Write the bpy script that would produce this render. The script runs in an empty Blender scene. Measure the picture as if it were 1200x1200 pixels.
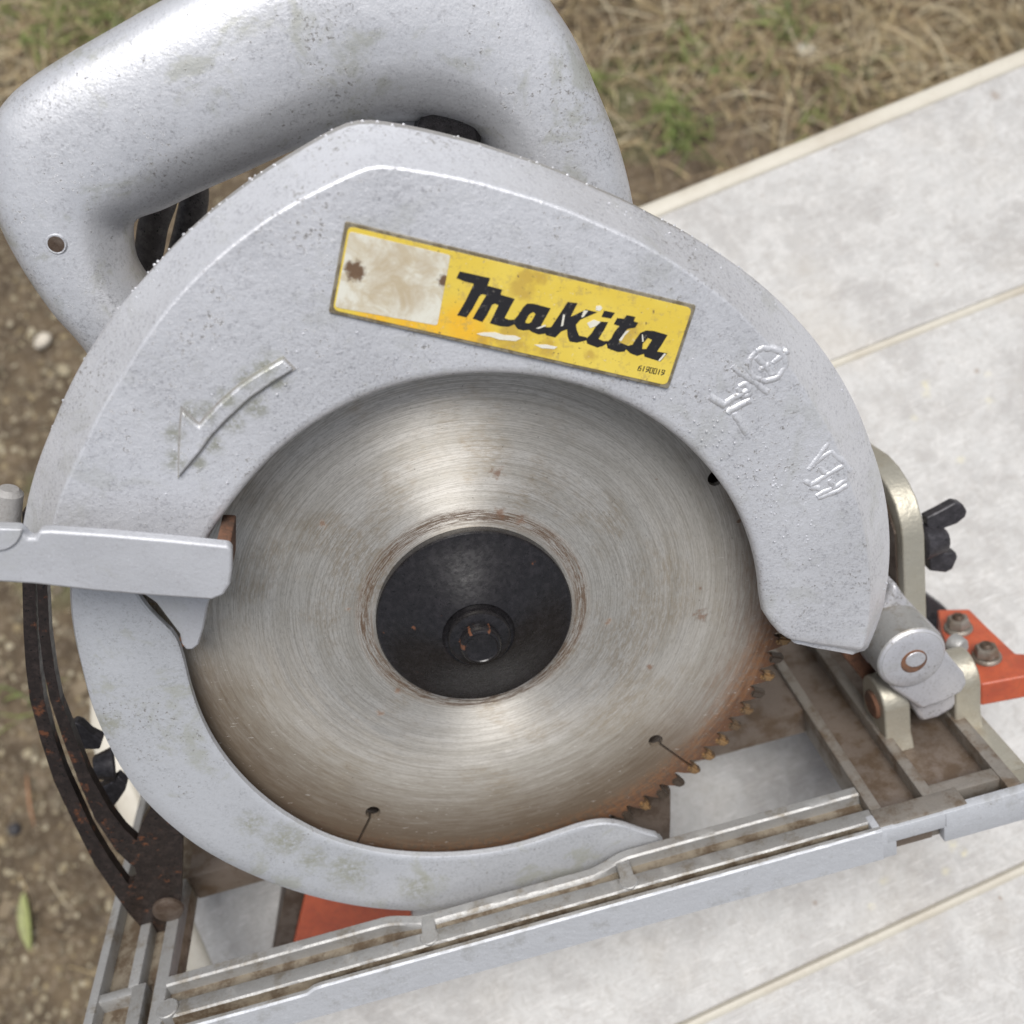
import bpy, bmesh, math, random
import numpy as np
from mathutils import Vector, Matrix, noise as mnoise
from mathutils.geometry import tessellate_polygon
random.seed(7)
sc = bpy.context.scene
R = math.radians

# ------------------------------------------------------------------ frames (millimetres)
# reference pinhole: 1200 px square, focal 1200 px.  Blade frame (u, v, w): origin = arbor, w = blade axis towards the viewer
F = 1200.0
CU = np.array([0.98918586, 0.06626379, -0.13084514])
CV = np.array([0.0, 0.89212121, 0.451796133])
CN = np.array([0.14666745, -0.44691035, 0.88247368])
CC = np.array([-10.67576791, -26.80822427, -282.55602981])
PSI = R(12.4); HB = 91.1                      # base plate: turned 12.4 deg in the blade plane, 91.1 mm under the arbor
CS = math.cos(PSI)*CU + math.sin(PSI)*CV
CT = -math.sin(PSI)*CU + math.cos(PSI)*CV
# table normal in the camera frame (camera pitched 15 deg off plumb), x axis along the table boards
EX = np.array([16400, 6970, -1200.]); EX /= np.linalg.norm(EX)
EZ = np.array([0, math.sin(R(15)), math.cos(R(15))]); EZ -= EX*(EX@EZ); EZ /= np.linalg.norm(EZ)
EY = np.cross(EZ, EX)
HCAM = 422.5                                  # camera height above the table top
TW = np.array([EX, EY, EZ])                   # camera frame -> world
CAMPOS = np.array([0, 0, HCAM])

def ray(px, py): return np.array([(px-600)/F, -(py-600)/F, -1.0])
def UV(px, py, w):
    d = ray(px, py); k = (CN@CC + w)/(CN@d); q = d*k - CC
    return (float(q@CU), float(q@CV))
def uvl(pts, w): return [UV(x, y, w) for x, y in pts]
def world_at(px, py, z):
    d = TW@ray(px, py); k = (z-HCAM)/d[2]; q = CAMPOS + d*k
    return (float(q[0]), float(q[1]))
def st2uv(s, t): return (math.cos(PSI)*s - math.sin(PSI)*(t-HB-0)*1.0, math.sin(PSI)*s + math.cos(PSI)*(t-HB))

# ------------------------------------------------------------------ camera, world, sun, exposure
cam = bpy.data.cameras.new('camera'); camo = bpy.data.objects.new('camera', cam); sc.collection.objects.link(camo)
cam.sensor_width = 36; cam.lens = 36; cam.clip_start = 0.01; cam.clip_end = 200
M = Matrix([[*TW[0], 0], [*TW[1], 0], [*TW[2], HCAM*0.001], [0, 0, 0, 1]])
camo.matrix_world = M
cam.dof.use_dof = True; cam.dof.focus_distance = 0.262; cam.dof.aperture_fstop = 13
sc.camera = camo

def cam2world_dir(x, y, z):
    d = TW@np.array([x, y, z]); return Vector(d).normalized()
SUN = cam2world_dir(-0.02, 0.33, 0.93)
wd = bpy.data.worlds.new('World'); sc.world = wd; wd.use_nodes = True
nt = wd.node_tree; nt.nodes.clear()
sky = nt.nodes.new('ShaderNodeTexSky'); sky.sky_type = 'NISHITA'; sky.sun_disc = False
sky.sun_elevation = math.asin(SUN.z); sky.sun_rotation = math.atan2(SUN.x, SUN.y)
sky.air_density = 1.0; sky.dust_density = 3.5; sky.ozone_density = 1.0
bg = nt.nodes.new('ShaderNodeBackground'); bg.inputs['Strength'].default_value = 0.098
out = nt.nodes.new('ShaderNodeOutputWorld'); hs = nt.nodes.new('ShaderNodeHueSaturation'); hs.inputs['Saturation'].default_value = 0.42   # thin cloud: pale sky
nt.links.new(sky.outputs[0], hs.inputs['Color']); nt.links.new(hs.outputs[0], bg.inputs[0]); nt.links.new(bg.outputs[0], out.inputs[0])
sl = bpy.data.lights.new('sun', 'SUN'); sl.energy = 3.3; sl.angle = R(34); sl.color = (1, 0.98, 0.95)
so = bpy.data.objects.new('sun', sl); sc.collection.objects.link(so)
so.rotation_euler = SUN.to_track_quat('Z', 'Y').to_euler()
sc.view_settings.view_transform = 'Standard'; sc.view_settings.look = 'None'
sc.view_settings.exposure = 0.06; sc.view_settings.gamma = 1
sc.render.resolution_x = sc.render.resolution_y = 1024

# ------------------------------------------------------------------ material helpers
class NB:
    def __init__(s, name):
        s.m = bpy.data.materials.new(name); s.m.use_nodes = True; s.t = s.m.node_tree
        s.p = s.t.nodes['Principled BSDF']
        tc = s.t.nodes.new('ShaderNodeTexCoord')
        s.P = s.vm('MULTIPLY', tc.outputs['Object'], (1000, 1000, 1000))
    def n(s, typ, **k):
        q = s.t.nodes.new(typ)
        for a, b in k.items(): setattr(q, a, b)
        return q
    def put(s, sock, v):
        if isinstance(v, bpy.types.NodeSocket): s.t.links.new(v, sock)
        elif isinstance(v, (tuple, list)) and sock.type == 'RGBA' and len(v) == 3: sock.default_value = (*v, 1)
        else: sock.default_value = v
    def vm(s, op, a, b=None, c=None):
        q = s.n('ShaderNodeVectorMath', operation=op)
        s.put(q.inputs[0], a)
        if b is not None: s.put(q.inputs[1], b)
        return q.outputs['Value'] if op in ('LENGTH', 'DISTANCE', 'DOT_PRODUCT') else q.outputs[0]
    def ma(s, op, a, b=0.0, c=None, clamp=False):
        q = s.n('ShaderNodeMath', operation=op, use_clamp=clamp); s.put(q.inputs[0], a); s.put(q.inputs[1], b)
        if c is not None: s.put(q.inputs[2], c)
        return q.outputs[0]
    def noise(s, scale, detail=3, rough=0.55, vec=None, dist=0.0):
        q = s.n('ShaderNodeTexNoise'); s.put(q.inputs['Vector'], vec if vec is not None else s.P)
        q.inputs['Scale'].default_value = scale; q.inputs['Detail'].default_value = detail
        q.inputs['Roughness'].default_value = rough; q.inputs['Distortion'].default_value = dist
        return q.outputs['Fac']
    def vor(s, scale, feature='F1', vec=None):
        q = s.n('ShaderNodeTexVoronoi', feature=feature); s.put(q.inputs['Vector'], vec if vec is not None else s.P)
        q.inputs['Scale'].default_value = scale; return q.outputs['Distance'], (q.outputs['Color'] if feature == 'F1' else None)
    def step(s, v, a, b):       # smoothstep a..b -> 0..1
        q = s.n('ShaderNodeMapRange', interpolation_type='SMOOTHSTEP'); s.put(q.inputs['Value'], v)
        q.inputs['From Min'].default_value = a; q.inputs['From Max'].default_value = b; return q.outputs[0]
    def mix(s, f, a, b, blend='MIX'):
        q = s.n('ShaderNodeMix', data_type='RGBA', blend_type=blend); s.put(q.inputs['Factor'], f)
        s.put(q.inputs[6], a); s.put(q.inputs[7], b); return q.outputs[2]
    def ramp(s, f, stops):
        q = s.n('ShaderNodeValToRGB'); s.put(q.inputs[0], f); e = q.color_ramp.elements
        while len(e) < len(stops): e.new(0.5)
        for i, (p, c) in enumerate(stops): e[i].position = p; e[i].color = (*c, 1) if len(c) == 3 else c
        return q.outputs[0]
    def spots(s, lst, edge=0.35, wob=2.0, scale=0.6):
        """mask that is 1 within radius r of the listed (x, y, r) points (mm), with a ragged edge"""
        flat = s.vm('MULTIPLY', s.P, (1, 1, 0)); nz = s.ma('MULTIPLY', s.ma('SUBTRACT', s.noise(scale, 4, 0.6), 0.5), wob)
        res = None
        for (x, y, r) in lst:
            d = s.vm('DISTANCE', flat, (x, y, 0)); d = s.ma('ADD', d, s.ma('MULTIPLY', nz, r))
            k = s.n('ShaderNodeMapRange', interpolation_type='SMOOTHSTEP'); s.put(k.inputs['Value'], d)
            k.inputs['From Min'].default_value = r; k.inputs['From Max'].default_value = r*(1-edge)
            res = k.outputs[0] if res is None else s.ma('MAXIMUM', res, k.outputs[0])
        return res
    def bump(s, h, strength, dist, prev=None):
        q = s.n('ShaderNodeBump'); s.put(q.inputs['Height'], h); q.inputs['Strength'].default_value = strength
        q.inputs['Distance'].default_value = dist*0.001
        if prev is not None: s.put(q.inputs['Normal'], prev)
        return q.outputs[0]
    def done(s, col, rough=0.5, metal=0.0, normal=None, spec=None, coat=None):
        s.put(s.p.inputs['Base Color'], col); s.put(s.p.inputs['Roughness'], rough); s.put(s.p.inputs['Metallic'], metal)
        if normal is not None: s.put(s.p.inputs['Normal'], normal)
        if spec is not None: s.p.inputs['Specular IOR Level'].default_value = spec
        if coat: s.p.inputs['Coat Weight'].default_value = coat; s.p.inputs['Coat Roughness'].default_value = 0.2
        return s.m

def silver(name, base, speck, metal=0.5, rough=0.42, bumpy=1.0, green=0.3, dark=0.62, spots=None):
    b = NB(name)
    big = b.noise(0.035, 3, 0.6); mid = b.noise(0.22, 5, 0.75, dist=0.4); fine = b.noise(1.15, 5, 0.75); vf = b.noise(3.2, 3, 0.7)
    c = b.mix(b.step(big, 0.35, 0.7), base, tuple(x*0.90 for x in base))
    patch = b.step(b.ma('ADD', b.ma('MULTIPLY', mid, 0.7), b.ma('MULTIPLY', big, 0.3)), 0.40, 0.62)
    c = b.mix(b.ma('MULTIPLY', b.step(fine, 0.47, 0.66), b.ma('ADD', b.ma('MULTIPLY', patch, 0.6), 0.12)), c, speck)
    c = b.mix(b.ma('MULTIPLY', b.step(vf, 0.55, 0.75), 0.35), c, speck)
    c = b.mix(b.ma('MULTIPLY', b.step(b.noise(1.7, 4, 0.7, dist=0.3), 0.60, 0.70), 0.5), c, tuple(min(0.86, x*1.25) for x in base))
    gm = b.ma('MULTIPLY', b.step(b.noise(0.06, 5, 0.7, dist=0.5), 0.52, 0.66), green)
    c = b.mix(gm, c, (0.34, 0.345, 0.27))
    dk = b.step(b.ma('ADD', b.noise(0.9, 5, 0.75), b.ma('MULTIPLY', b.noise(0.05, 2), 0.35)), dark+.16, dark+.22)
    c = b.mix(b.ma('MULTIPLY', dk, 0.75), c, (0.19, 0.175, 0.16))
    if spots: c = b.mix(b.ma('MULTIPLY', b.ma('MULTIPLY', b.spots(spots, 0.9, 1.2, 0.3), b.step(b.noise(0.5, 5, 0.8), 0.36, 0.58)), 0.75), c, (0.29, 0.29, 0.22))
    n1 = b.bump(b.noise(0.45, 3, 0.6), 0.30*bumpy, 0.5)
    n2 = b.bump(b.noise(1.5, 4, 0.65), 0.42*bumpy, 0.20, n1)
    n2 = b.bump(dk, 0.5, -0.15, n2)
    r = b.ma('ADD', b.ma('MULTIPLY', fine, 0.35), rough-0.15)
    return b.done(c, r, metal, n2)

MAT = {}
MAT['guard'] = silver('guard_silver_paint', (0.67, 0.678, 0.71), (0.29, 0.29, 0.315), 0.45, 0.40, 1.25, 0.20, 0.63,
                      [UV(x/3, 400+y/3, 20.5)+(r*1.5,) for x, y, r in ((930, 85, 2.6), (860, 130, 2.6), (800, 195, 2.6), (735, 250, 2.4), (672, 250, 2.4), (618, 330, 2.4), (612, 420, 2.4), (980, 150, 2.2), (900, 225, 2.8), (820, 290, 2.6), (745, 365, 2.4), (700, 430, 2))])
MAT['lower'] = silver('lower_guard_paint', (0.50, 0.515, 0.545), (0.29, 0.30, 0.31), 0.28, 0.45, 0.8, 0.5, 0.64,
                      [(-57, -67, 9), (-66, -60, 6), (-40, -82, 10), (-20, -92, 8), (-98, -20, 5), (-50, -76, 7)])
MAT['handle'] = silver('handle_cast_silver', (0.62, 0.63, 0.66), (0.22, 0.22, 0.235), 0.5, 0.42, 0.75, 0.5, 0.64)
MAT['lever'] = silver('lever_silver_paint', (0.53, 0.54, 0.57), (0.40, 0.40, 0.42), 0.35, 0.5, 0.6, 0.15, 0.75)
MAT['pivot'] = silver('pivot_cast_silver', (0.55, 0.55, 0.58), (0.33, 0.32, 0.32), 0.5, 0.40, 0.7, 0.3, 0.62)

def cast_alu(name, base, grime, amount, metal=0.75, rough=0.38):
    b = NB(name)
    mid = b.noise(0.12, 5, 0.65); fine = b.noise(1.3, 4, 0.7)
    c = b.mix(b.step(b.ma('ADD', mid, b.ma('MULTIPLY', fine, 0.25)), 0.62-amount, 0.85-amount), base, grime)
    c = b.mix(b.ma('MULTIPLY', b.step(b.noise(2.4, 3, .6), 0.55, 0.75), 0.5), c, tuple(x*0.5 for x in base))
    c = b.mix(b.ma('MULTIPLY', b.step(b.noise(0.4, 5, 0.75), 0.66, 0.74), 0.8), c, (0.10, 0.065, 0.04))
    c = b.mix(b.ma('MULTIPLY', b.step(b.noise(1.6, 4, 0.7, dist=1.0), 0.60, 0.72), 0.35), c, tuple(min(.8, x*1.4) for x in base))
    scz = b.step(b.noise(1.0, 4, 0.7, b.vm('MULTIPLY', b.P, (0.5, 1.6, 1.2))), 0.60, 0.68); c = b.mix(b.ma('MULTIPLY', scz, 0.35), c, tuple(min(.85, x*1.5) for x in base))
    n = b.bump(b.noise(0.8, 4, 0.6), 0.35, 0.35); n = b.bump(b.noise(0.22, 3, 0.6), 0.35, 0.8, n); n = b.bump(b.noise(3, 2), 0.25, 0.1, n)
    return b.done(c, b.ma('ADD', b.ma('MULTIPLY', mid, 0.4), rough-0.12), metal, n)
MAT['alu'] = cast_alu('base_aluminium', (0.36, 0.357, 0.35), (0.24, 0.215, 0.18), 0.02, 0.5, 0.46)
MAT['alu_side'] = cast_alu('base_edge_aluminium', (0.50, 0.515, 0.545), (0.38, 0.385, 0.39), -0.02, 0.3, 0.5)
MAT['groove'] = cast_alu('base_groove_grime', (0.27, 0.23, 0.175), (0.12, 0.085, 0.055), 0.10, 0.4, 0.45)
MAT['channel'] = cast_alu('base_channel_tarnish', (0.20, 0.16, 0.13), (0.13, 0.09, 0.06), 0.08, 0.5, 0.36)
MAT['rib'] = cast_alu('rib_dirty_aluminium', (0.26, 0.235, 0.205), (0.16, 0.12, 0.085), 0.06, 0.5, 0.42)
MAT['zinc'] = cast_alu('yellow_zinc_plate', (0.44, 0.415, 0.345), (0.36, 0.32, 0.25), 0.0, 0.6, 0.38)
MAT['darkmetal'] = cast_alu('tarnished_dark_metal', (0.13, 0.10, 0.08), (0.07, 0.045, 0.03), 0.1, 0.4, 0.42)
MAT['rust'] = cast_alu('rust', (0.17, 0.08, 0.045), (0.08, 0.045, 0.03), 0.1, 0.0, 0.8)

def blackish(name, base, rustiness, rough=0.36, metal=0.3, bm=0.4):
    b = NB(name)
    c = b.mix(b.step(b.noise(0.5, 5, 0.7), 0.4, 0.7), base, tuple(x*2.0 for x in base))
    c = b.mix(b.ma('MULTIPLY', b.step(b.noise(0.22, 5, 0.7), 0.62-rustiness, 0.72-rustiness), 0.8), c, (0.17, 0.065, 0.03))
    if name.startswith('flange'): c = b.mix(b.spots([UV(540, 744, 13)+(.9,), UV(548, 727, 12)+(.5,), UV(571, 729, 14)+(.5,), UV(484, 728, 6)+(.7,)], .4, 2.5, 1.2), c, (0.13, 0.055, 0.03))
    pits = b.step(b.noise(1.3, 3, 0.6), 0.62, 0.66)
    c = b.mix(pits, c, (0.004, 0.004, 0.004))
    n = b.bump(b.noise(1.3, 3, 0.6), 0.5*bm, 0.25); n = b.bump(b.noise(0.3, 3), 0.4*bm, 0.5, n)
    r = b.ma('ADD', b.ma('MULTIPLY', b.noise(0.7, 4), 0.35), rough-0.17)
    return b.done(c, r, metal, n)
MAT['black'] = blackish('flange_oily_black', (0.011, 0.010, 0.011), -0.05, 0.27, 0.1, 0.35)
MAT['guide'] = blackish('blackened_guide_steel', (0.022, 0.016, 0.014), 0.05, 0.34, 0.35)
MAT['wing'] = blackish('wing_nut_grey', (0.034, 0.032, 0.036), -0.05, 0.45, 0.3)
MAT['cord'] = blackish('grey_rubber', (0.07, 0.065, 0.065), -0.3, 0.6, 0.0)

def orange():
    b = NB('orange_red_paint')
    c = b.mix(b.step(b.noise(0.15, 4, 0.6), 0.35, 0.7), (0.47, 0.10, 0.045), (0.36, 0.075, 0.04))
    c = b.mix(b.ma('MULTIPLY', b.step(b.noise(0.5, 5, 0.75), 0.50, 0.70), .6), c, (0.28, 0.085, 0.045)); c = b.mix(b.step(b.noise(0.9, 5, 0.75), 0.63, 0.68), c, (0.10, 0.05, 0.035))
    n = b.bump(b.noise(0.8, 3), 0.3, 0.3)
    return b.done(c, 0.42, 0.0, n)
MAT['orange'] = orange()

def blade_mat():
    b = NB('brushed_saw_steel')
    sep = b.n('ShaderNodeSeparateXYZ'); b.put(sep.inputs[0], b.P); X, Y = sep.outputs[0], sep.outputs[1]
    r = b.vm('LENGTH', b.vm('MULTIPLY', b.P, (1, 1, 0)))
    unit = b.vm('NORMALIZE', b.vm('MULTIPLY', b.P, (1, 1, 0)))
    def ring(kr, ka, detail=4, rough=0.6):
        v = b.vm('MULTIPLY', unit, (ka, ka, 0)); cx = b.n('ShaderNodeCombineXYZ'); b.put(cx.inputs[2], b.ma('MULTIPLY', r, kr))
        return b.noise(1.0, detail, rough, b.vm('ADD', v, cx.outputs[0]))
    scr = ring(3.4, 26, 5, 0.8); band = ring(0.22, 1.0, 3, 0.6); scr2 = ring(5.5, 70, 4, 0.8); turn = ring(2.6, 1.2, 4, 0.75)
    c = b.mix(b.step(band, 0.35, 0.68), (0.74, 0.71, 0.66), (0.62, 0.59, 0.535))
    c = b.mix(b.ma('MULTIPLY', b.step(turn, 0.48, 0.60), 0.50), c, (0.38, 0.345, 0.295))
    c = b.mix(b.ma('MULTIPLY', b.step(scr, 0.45, 0.64), 0.55), c, (0.36, 0.34, 0.305))
    c = b.mix(b.ma('MULTIPLY', b.step(scr2, 0.52, 0.75), 0.40), c, (0.72, 0.71, 0.69))
    # straw coloured / blue heat tints
    c = b.mix(b.ma('MULTIPLY', b.ma('MULTIPLY', b.step(b.noise(0.03, 4, 0.7), 0.46, 0.62), b.step(ring(1.6, 14, 5, .8), .4, .6)), 0.5), c, (0.36, 0.27, 0.16))
    # rim rust: strongest in the lower right sector
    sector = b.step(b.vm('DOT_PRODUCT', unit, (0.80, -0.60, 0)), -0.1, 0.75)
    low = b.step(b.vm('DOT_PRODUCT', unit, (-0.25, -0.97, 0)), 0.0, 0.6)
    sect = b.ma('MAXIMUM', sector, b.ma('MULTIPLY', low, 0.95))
    # brown darkening painted into lower and right outer disc to dim its reflection
    wedge_dim = b.ma('MULTIPLY', b.step(b.ma('ADD', r, b.ma('MULTIPLY', b.ma('SUBTRACT', ring(0.6, 3, 5, 0.7), 0.5), 34)), 40, 72), b.ma('MAXIMUM', low, b.ma('MULTIPLY', sector, 0.4)))
    c = b.mix(b.ma('MULTIPLY', wedge_dim, 0.78), c, (0.15, 0.125, 0.09))
    rr = b.ma('ADD', r, b.ma('MULTIPLY', b.ma('SUBTRACT', ring(1.0, 7, 6, 0.8), 0.5), 34))
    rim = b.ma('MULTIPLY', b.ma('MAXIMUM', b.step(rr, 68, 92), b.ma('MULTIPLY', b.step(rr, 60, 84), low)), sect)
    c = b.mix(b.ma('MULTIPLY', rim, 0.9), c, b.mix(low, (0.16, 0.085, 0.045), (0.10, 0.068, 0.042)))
    crust = b.ma('MULTIPLY', b.ma('MULTIPLY', b.step(r, 80, 91), sector), b.step(b.noise(0.5, 6, 0.8), 0.42, 0.56))
    c = b.mix(b.ma('MULTIPLY', crust, 0.85), c, (0.27, 0.12, 0.045))
    rr2 = b.ma('ADD', r, b.ma('MULTIPLY', b.ma('SUBTRACT', ring(1.1, 10, 5, 0.75), 0.5), 22))
    c = b.mix(b.ma('MULTIPLY', b.ma('MULTIPLY', b.step(rr2, 82, 92), sect), 0.85), c, (0.085, 0.04, 0.022))
    # brown ring around the flange
    ringd = b.ma('ABSOLUTE', b.ma('SUBTRACT', r, 29.9))
    rg = b.ma('MULTIPLY', b.step(ringd, 3.4, 1.0), b.step(ring(2.4, 3.6, 6, 0.85), 0.45, 0.53))
    c = b.mix(b.ma('MULTIPLY', rg, 0.95), c, (0.095, 0.055, 0.03))
    # single rust flecks seen on the disc
    fl = [UV(*p, 1) + (q,) for p, q in (((583, 553), 2.4), ((585, 600), 2.2), ((610, 608), 2.0), ((467, 808), 1.5), ((445, 833), 1.6),
          ((712, 727), 1.5), ((378, 612), 1.6), ((820, 688), .8), ((768, 560), .7), ((408, 712), 1.2), ((865, 610), 1.0), ((820, 720), 2.5), ((760, 780), 1.5))]
    fm = b.spots(fl, 0.9, 2.6, 0.7)
    c = b.mix(b.ma('MULTIPLY', fm, 0.8), c, (0.15, 0.075, 0.04))
    pit = b.step(b.noise(0.9, 5, 0.8), 0.655, 0.68); c = b.mix(b.ma('MULTIPLY', pit, .75), c, (0.10, 0.075, 0.055))
    nick = b.step(b.noise(1.0, 3, 0.6, b.vm('MULTIPLY', b.P, (0.35, 2.2, 1))), 0.69, 0.72); c = b.mix(b.ma('MULTIPLY', nick, .5), c, (0.78, 0.76, 0.72))
    tiny = b.step(b.noise(0.55, 5, 0.8), 0.70, 0.73); c = b.mix(b.ma('MULTIPLY', tiny, .6), c, (0.15, 0.09, 0.05))
    metal = b.ma('SUBTRACT', 0.74, b.ma('MULTIPLY', b.ma('MAXIMUM', b.ma('MAXIMUM', b.ma('MAXIMUM', rim, b.ma('MULTIPLY', wedge_dim, .95)), rg), fm), 0.68))
    rough = b.ma('ADD', 0.50, b.ma('MULTIPLY', b.ma('SUBTRACT', scr, 0.5), 0.3)); rough = b.ma('ADD', rough, b.ma('MULTIPLY', b.ma('MAXIMUM', rim, wedge_dim), 0.22))
    n = b.bump(scr, 0.22, 0.05); n = b.bump(b.noise(0.06, 2), 0.25, 1.2, n)
    tg = b.n('ShaderNodeTangent', direction_type='RADIAL', axis='Z')
    m = b.done(c, rough, metal, n)
    b.put(b.p.inputs['Tangent'], tg.outputs[0]); b.put(b.p.inputs['Anisotropic'], b.ma('SUBTRACT', 0.86, b.ma('MULTIPLY', wedge_dim, 0.75))); b.p.inputs['Anisotropic Rotation'].default_value = 0.25
    return m
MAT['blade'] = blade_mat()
def carbide():
    b = NB('rusty_carbide'); c = b.mix(b.step(b.noise(0.5, 4, .7), .42, .6), (0.33, 0.20, 0.09), (0.10, 0.065, 0.04))
    oi = b.n('ShaderNodeObjectInfo').outputs['Random']; c = b.mix(b.step(oi, 0.35, 0.75), c, (0.085, 0.065, 0.05)); c = b.mix(b.ma('MULTIPLY', b.step(oi, 0.25, 0.0), 0.6), c, (0.42, 0.27, 0.12))
    return b.done(c, 0.45, 0.45, b.bump(b.noise(1.5, 3), .5, .3))
MAT['carbide'] = carbide()

# ------------------------------------------------------------------ mesh helpers
OFF = None; SAW = None     # set further down: the saw Empty and the blade frame origin relative to it
def newobj(name, verts, faces, mat, parent=None, smooth=True, mats=None, fm=None, scale=0.001, loc=None):
    me = bpy.data.meshes.new(name); me.from_pydata([tuple(np.array(v)*scale) for v in verts], [], faces); me.update()
    for m in (mats or [mat]): me.materials.append(MAT[m] if isinstance(m, str) else m)
    if fm: me.polygons.foreach_set('material_index', fm)
    bm = bmesh.new(); bm.from_mesh(me); bmesh.ops.recalc_face_normals(bm, faces=bm.faces); bm.to_mesh(me); bm.free()
    o = bpy.data.objects.new(name, me); sc.collection.objects.link(o)
    if smooth: 
        me.polygons.foreach_set('use_smooth', [True]*len(me.polygons)); 
        me.set_sharp_from_angle(angle=R(38))
    if parent is not None:
        o.parent = parent
        if parent is SAW: o.location = OFF
    return o
def bevel(o, width, seg=2, angle=35):
    m = o.modifiers.new('bevel', 'BEVEL'); m.width = width*0.001; m.segments = seg; m.limit_method = 'ANGLE'; m.angle_limit = R(angle)
    m.harden_normals = False; return o
def prism(pts, w0, w1, top=None):
    """closed ngon prism: pts in the (u,v) plane, from w0 (back) to w1 (front)"""
    n = len(pts); V = [(x, y, w0) for x, y in pts] + [(x, y, w1) for x, y in pts]
    Fc = [tuple(range(n))[::-1], tuple(range(n, 2*n))] + [(i, (i+1) % n, n+(i+1) % n, n+i) for i in range(n)]
    return V, Fc
def add_prism(name, pts, w0, w1, mat, parent, bv=0.5, seg=2, smooth=True):
    V, Fc = prism(pts, w0, w1); o = newobj(name, V, Fc, mat, parent, smooth)
    if bv: bevel(o, bv, seg)
    return o
class Acc:
    def __init__(s): s.V = []; s.F = []; s.M = []
    def add(s, V, Fc, mi=0):
        k = len(s.V); s.V += list(V); s.F += [tuple(i+k for i in f) for f in Fc]; s.M += ([mi]*len(Fc) if isinstance(mi, int) else list(mi))
def stw(s, t, w): a = st2uv(s, t); return (a[0], a[1], w)
def bbox(acc, s0, s1, t0, t1, w0, w1, b=0.5, mi=0, f=stw):
    """bevelled box in base coordinates (s along, t up, w across)"""
    bm = bmesh.new(); bmesh.ops.create_cube(bm, size=1)
    for v in bm.verts: v.co = Vector(((s0+s1)/2+v.co.x*(s1-s0), (t0+t1)/2+v.co.y*(t1-t0), (w0+w1)/2+v.co.z*(w1-w0)))
    if b: bmesh.ops.bevel(bm, geom=bm.edges[:], offset=b, segments=2, affect='EDGES', profile=0.5)
    bm.verts.ensure_lookup_table()
    acc.add([f(*v.co) for v in bm.verts], [tuple(v.index for v in q.verts) for q in bm.faces], mi); bm.free()
def cyl(acc, c, axis, r0, r1, L, n=32, mi=0, bev=0.4):
    axis = Vector(axis).normalized(); a = axis.orthogonal().normalized(); b = axis.cross(a); c = Vector(c)
    prof = [(0, 0), (r0-bev, 0), (r0, bev), (r1, L-bev), (r1-bev, L), (0, L)]
    V = []; Fc = []
    V.append(tuple(c)); V.append(tuple(c+axis*L))
    for (r, z) in prof[1:5]:
        for i in range(n):
            t = 2*math.pi*i/n; V.append(tuple(c+axis*z+(a*math.cos(t)+b*math.sin(t))*r))
    for k in range(3):
        for i in range(n): Fc.append((2+k*n+i, 2+k*n+(i+1) % n, 2+(k+1)*n+(i+1) % n, 2+(k+1)*n+i))
    for i in range(n): Fc.append((0, 2+(i+1) % n, 2+i)); Fc.append((1, 2+3*n+i, 2+3*n+(i+1) % n))
    acc.add(V, Fc, mi)
def tube(acc, pts, r, n=10, mi=0):
    V = []; Fc = []; P = [Vector(p) for p in pts]
    for i, p in enumerate(P):
        d = (P[min(i+1, len(P)-1)]-P[max(i-1, 0)]).normalized(); a = d.cross(Vector((0.1, 0.2, 1))).normalized(); b = d.cross(a)
        rr = r[i] if isinstance(r, (list, tuple)) else r
        for k in range(n):
            t = 2*math.pi*k/n; V.append(tuple(p+(a*math.cos(t)+b*math.sin(t))*rr))
    for i in range(len(P)-1):
        for k in range(n): Fc.append((i*n+k, i*n+(k+1) % n, (i+1)*n+(k+1) % n, (i+1)*n+k))
    Fc.append(tuple(range(n))); Fc.append(tuple(range((len(P)-1)*n, len(P)*n))); acc.add(V, Fc, mi)
def lathe(prof, n=96):
    V = []; Fc = []
    for r, w in prof:
        for i in range(n): t = 2*math.pi*i/n; V.append((r*math.cos(t), r*math.sin(t), w))
    for k in range(len(prof)-1):
        for i in range(n): Fc.append((k*n+i, k*n+(i+1) % n, (k+1)*n+(i+1) % n, (k+1)*n+i))
    return V, Fc
def spline(pts, n):
    """Catmull-Rom through pts, n samples in all"""
    P = [np.array(p, float) for p in pts]; P = [2*P[0]-P[1]] + P + [2*P[-1]-P[-2]]; out = []; m = len(P)-3
    for j in range(n):
        x = j/(n-1)*m; i = min(int(x), m-1); t = x-i; a, b, c, d = P[i:i+4]
        out.append(0.5*((2*b)+(-a+c)*t+(2*a-5*b+4*c-d)*t*t+(-a+3*b-3*c+d)*t**3))
    return out
def loft(rows, cap=True):
    n = len(rows[0]); V = [tuple(p) for r in rows for p in r]; Fc = []
    for k in range(len(rows)-1):
        for i in range(n): Fc.append((k*n+i, k*n+(i+1) % n, (k+1)*n+(i+1) % n, (k+1)*n+i))
    if cap: Fc.append(tuple(range(n))[::-1]); Fc.append(tuple(range((len(rows)-1)*n, len(rows)*n)))
    return V, Fc
def tag(o, label=None, cat=None, group=None, kind=None):
    for k, v in (('label', label), ('category', cat), ('group', group), ('kind', kind)):
        if v: o[k] = v
    return o

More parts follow.
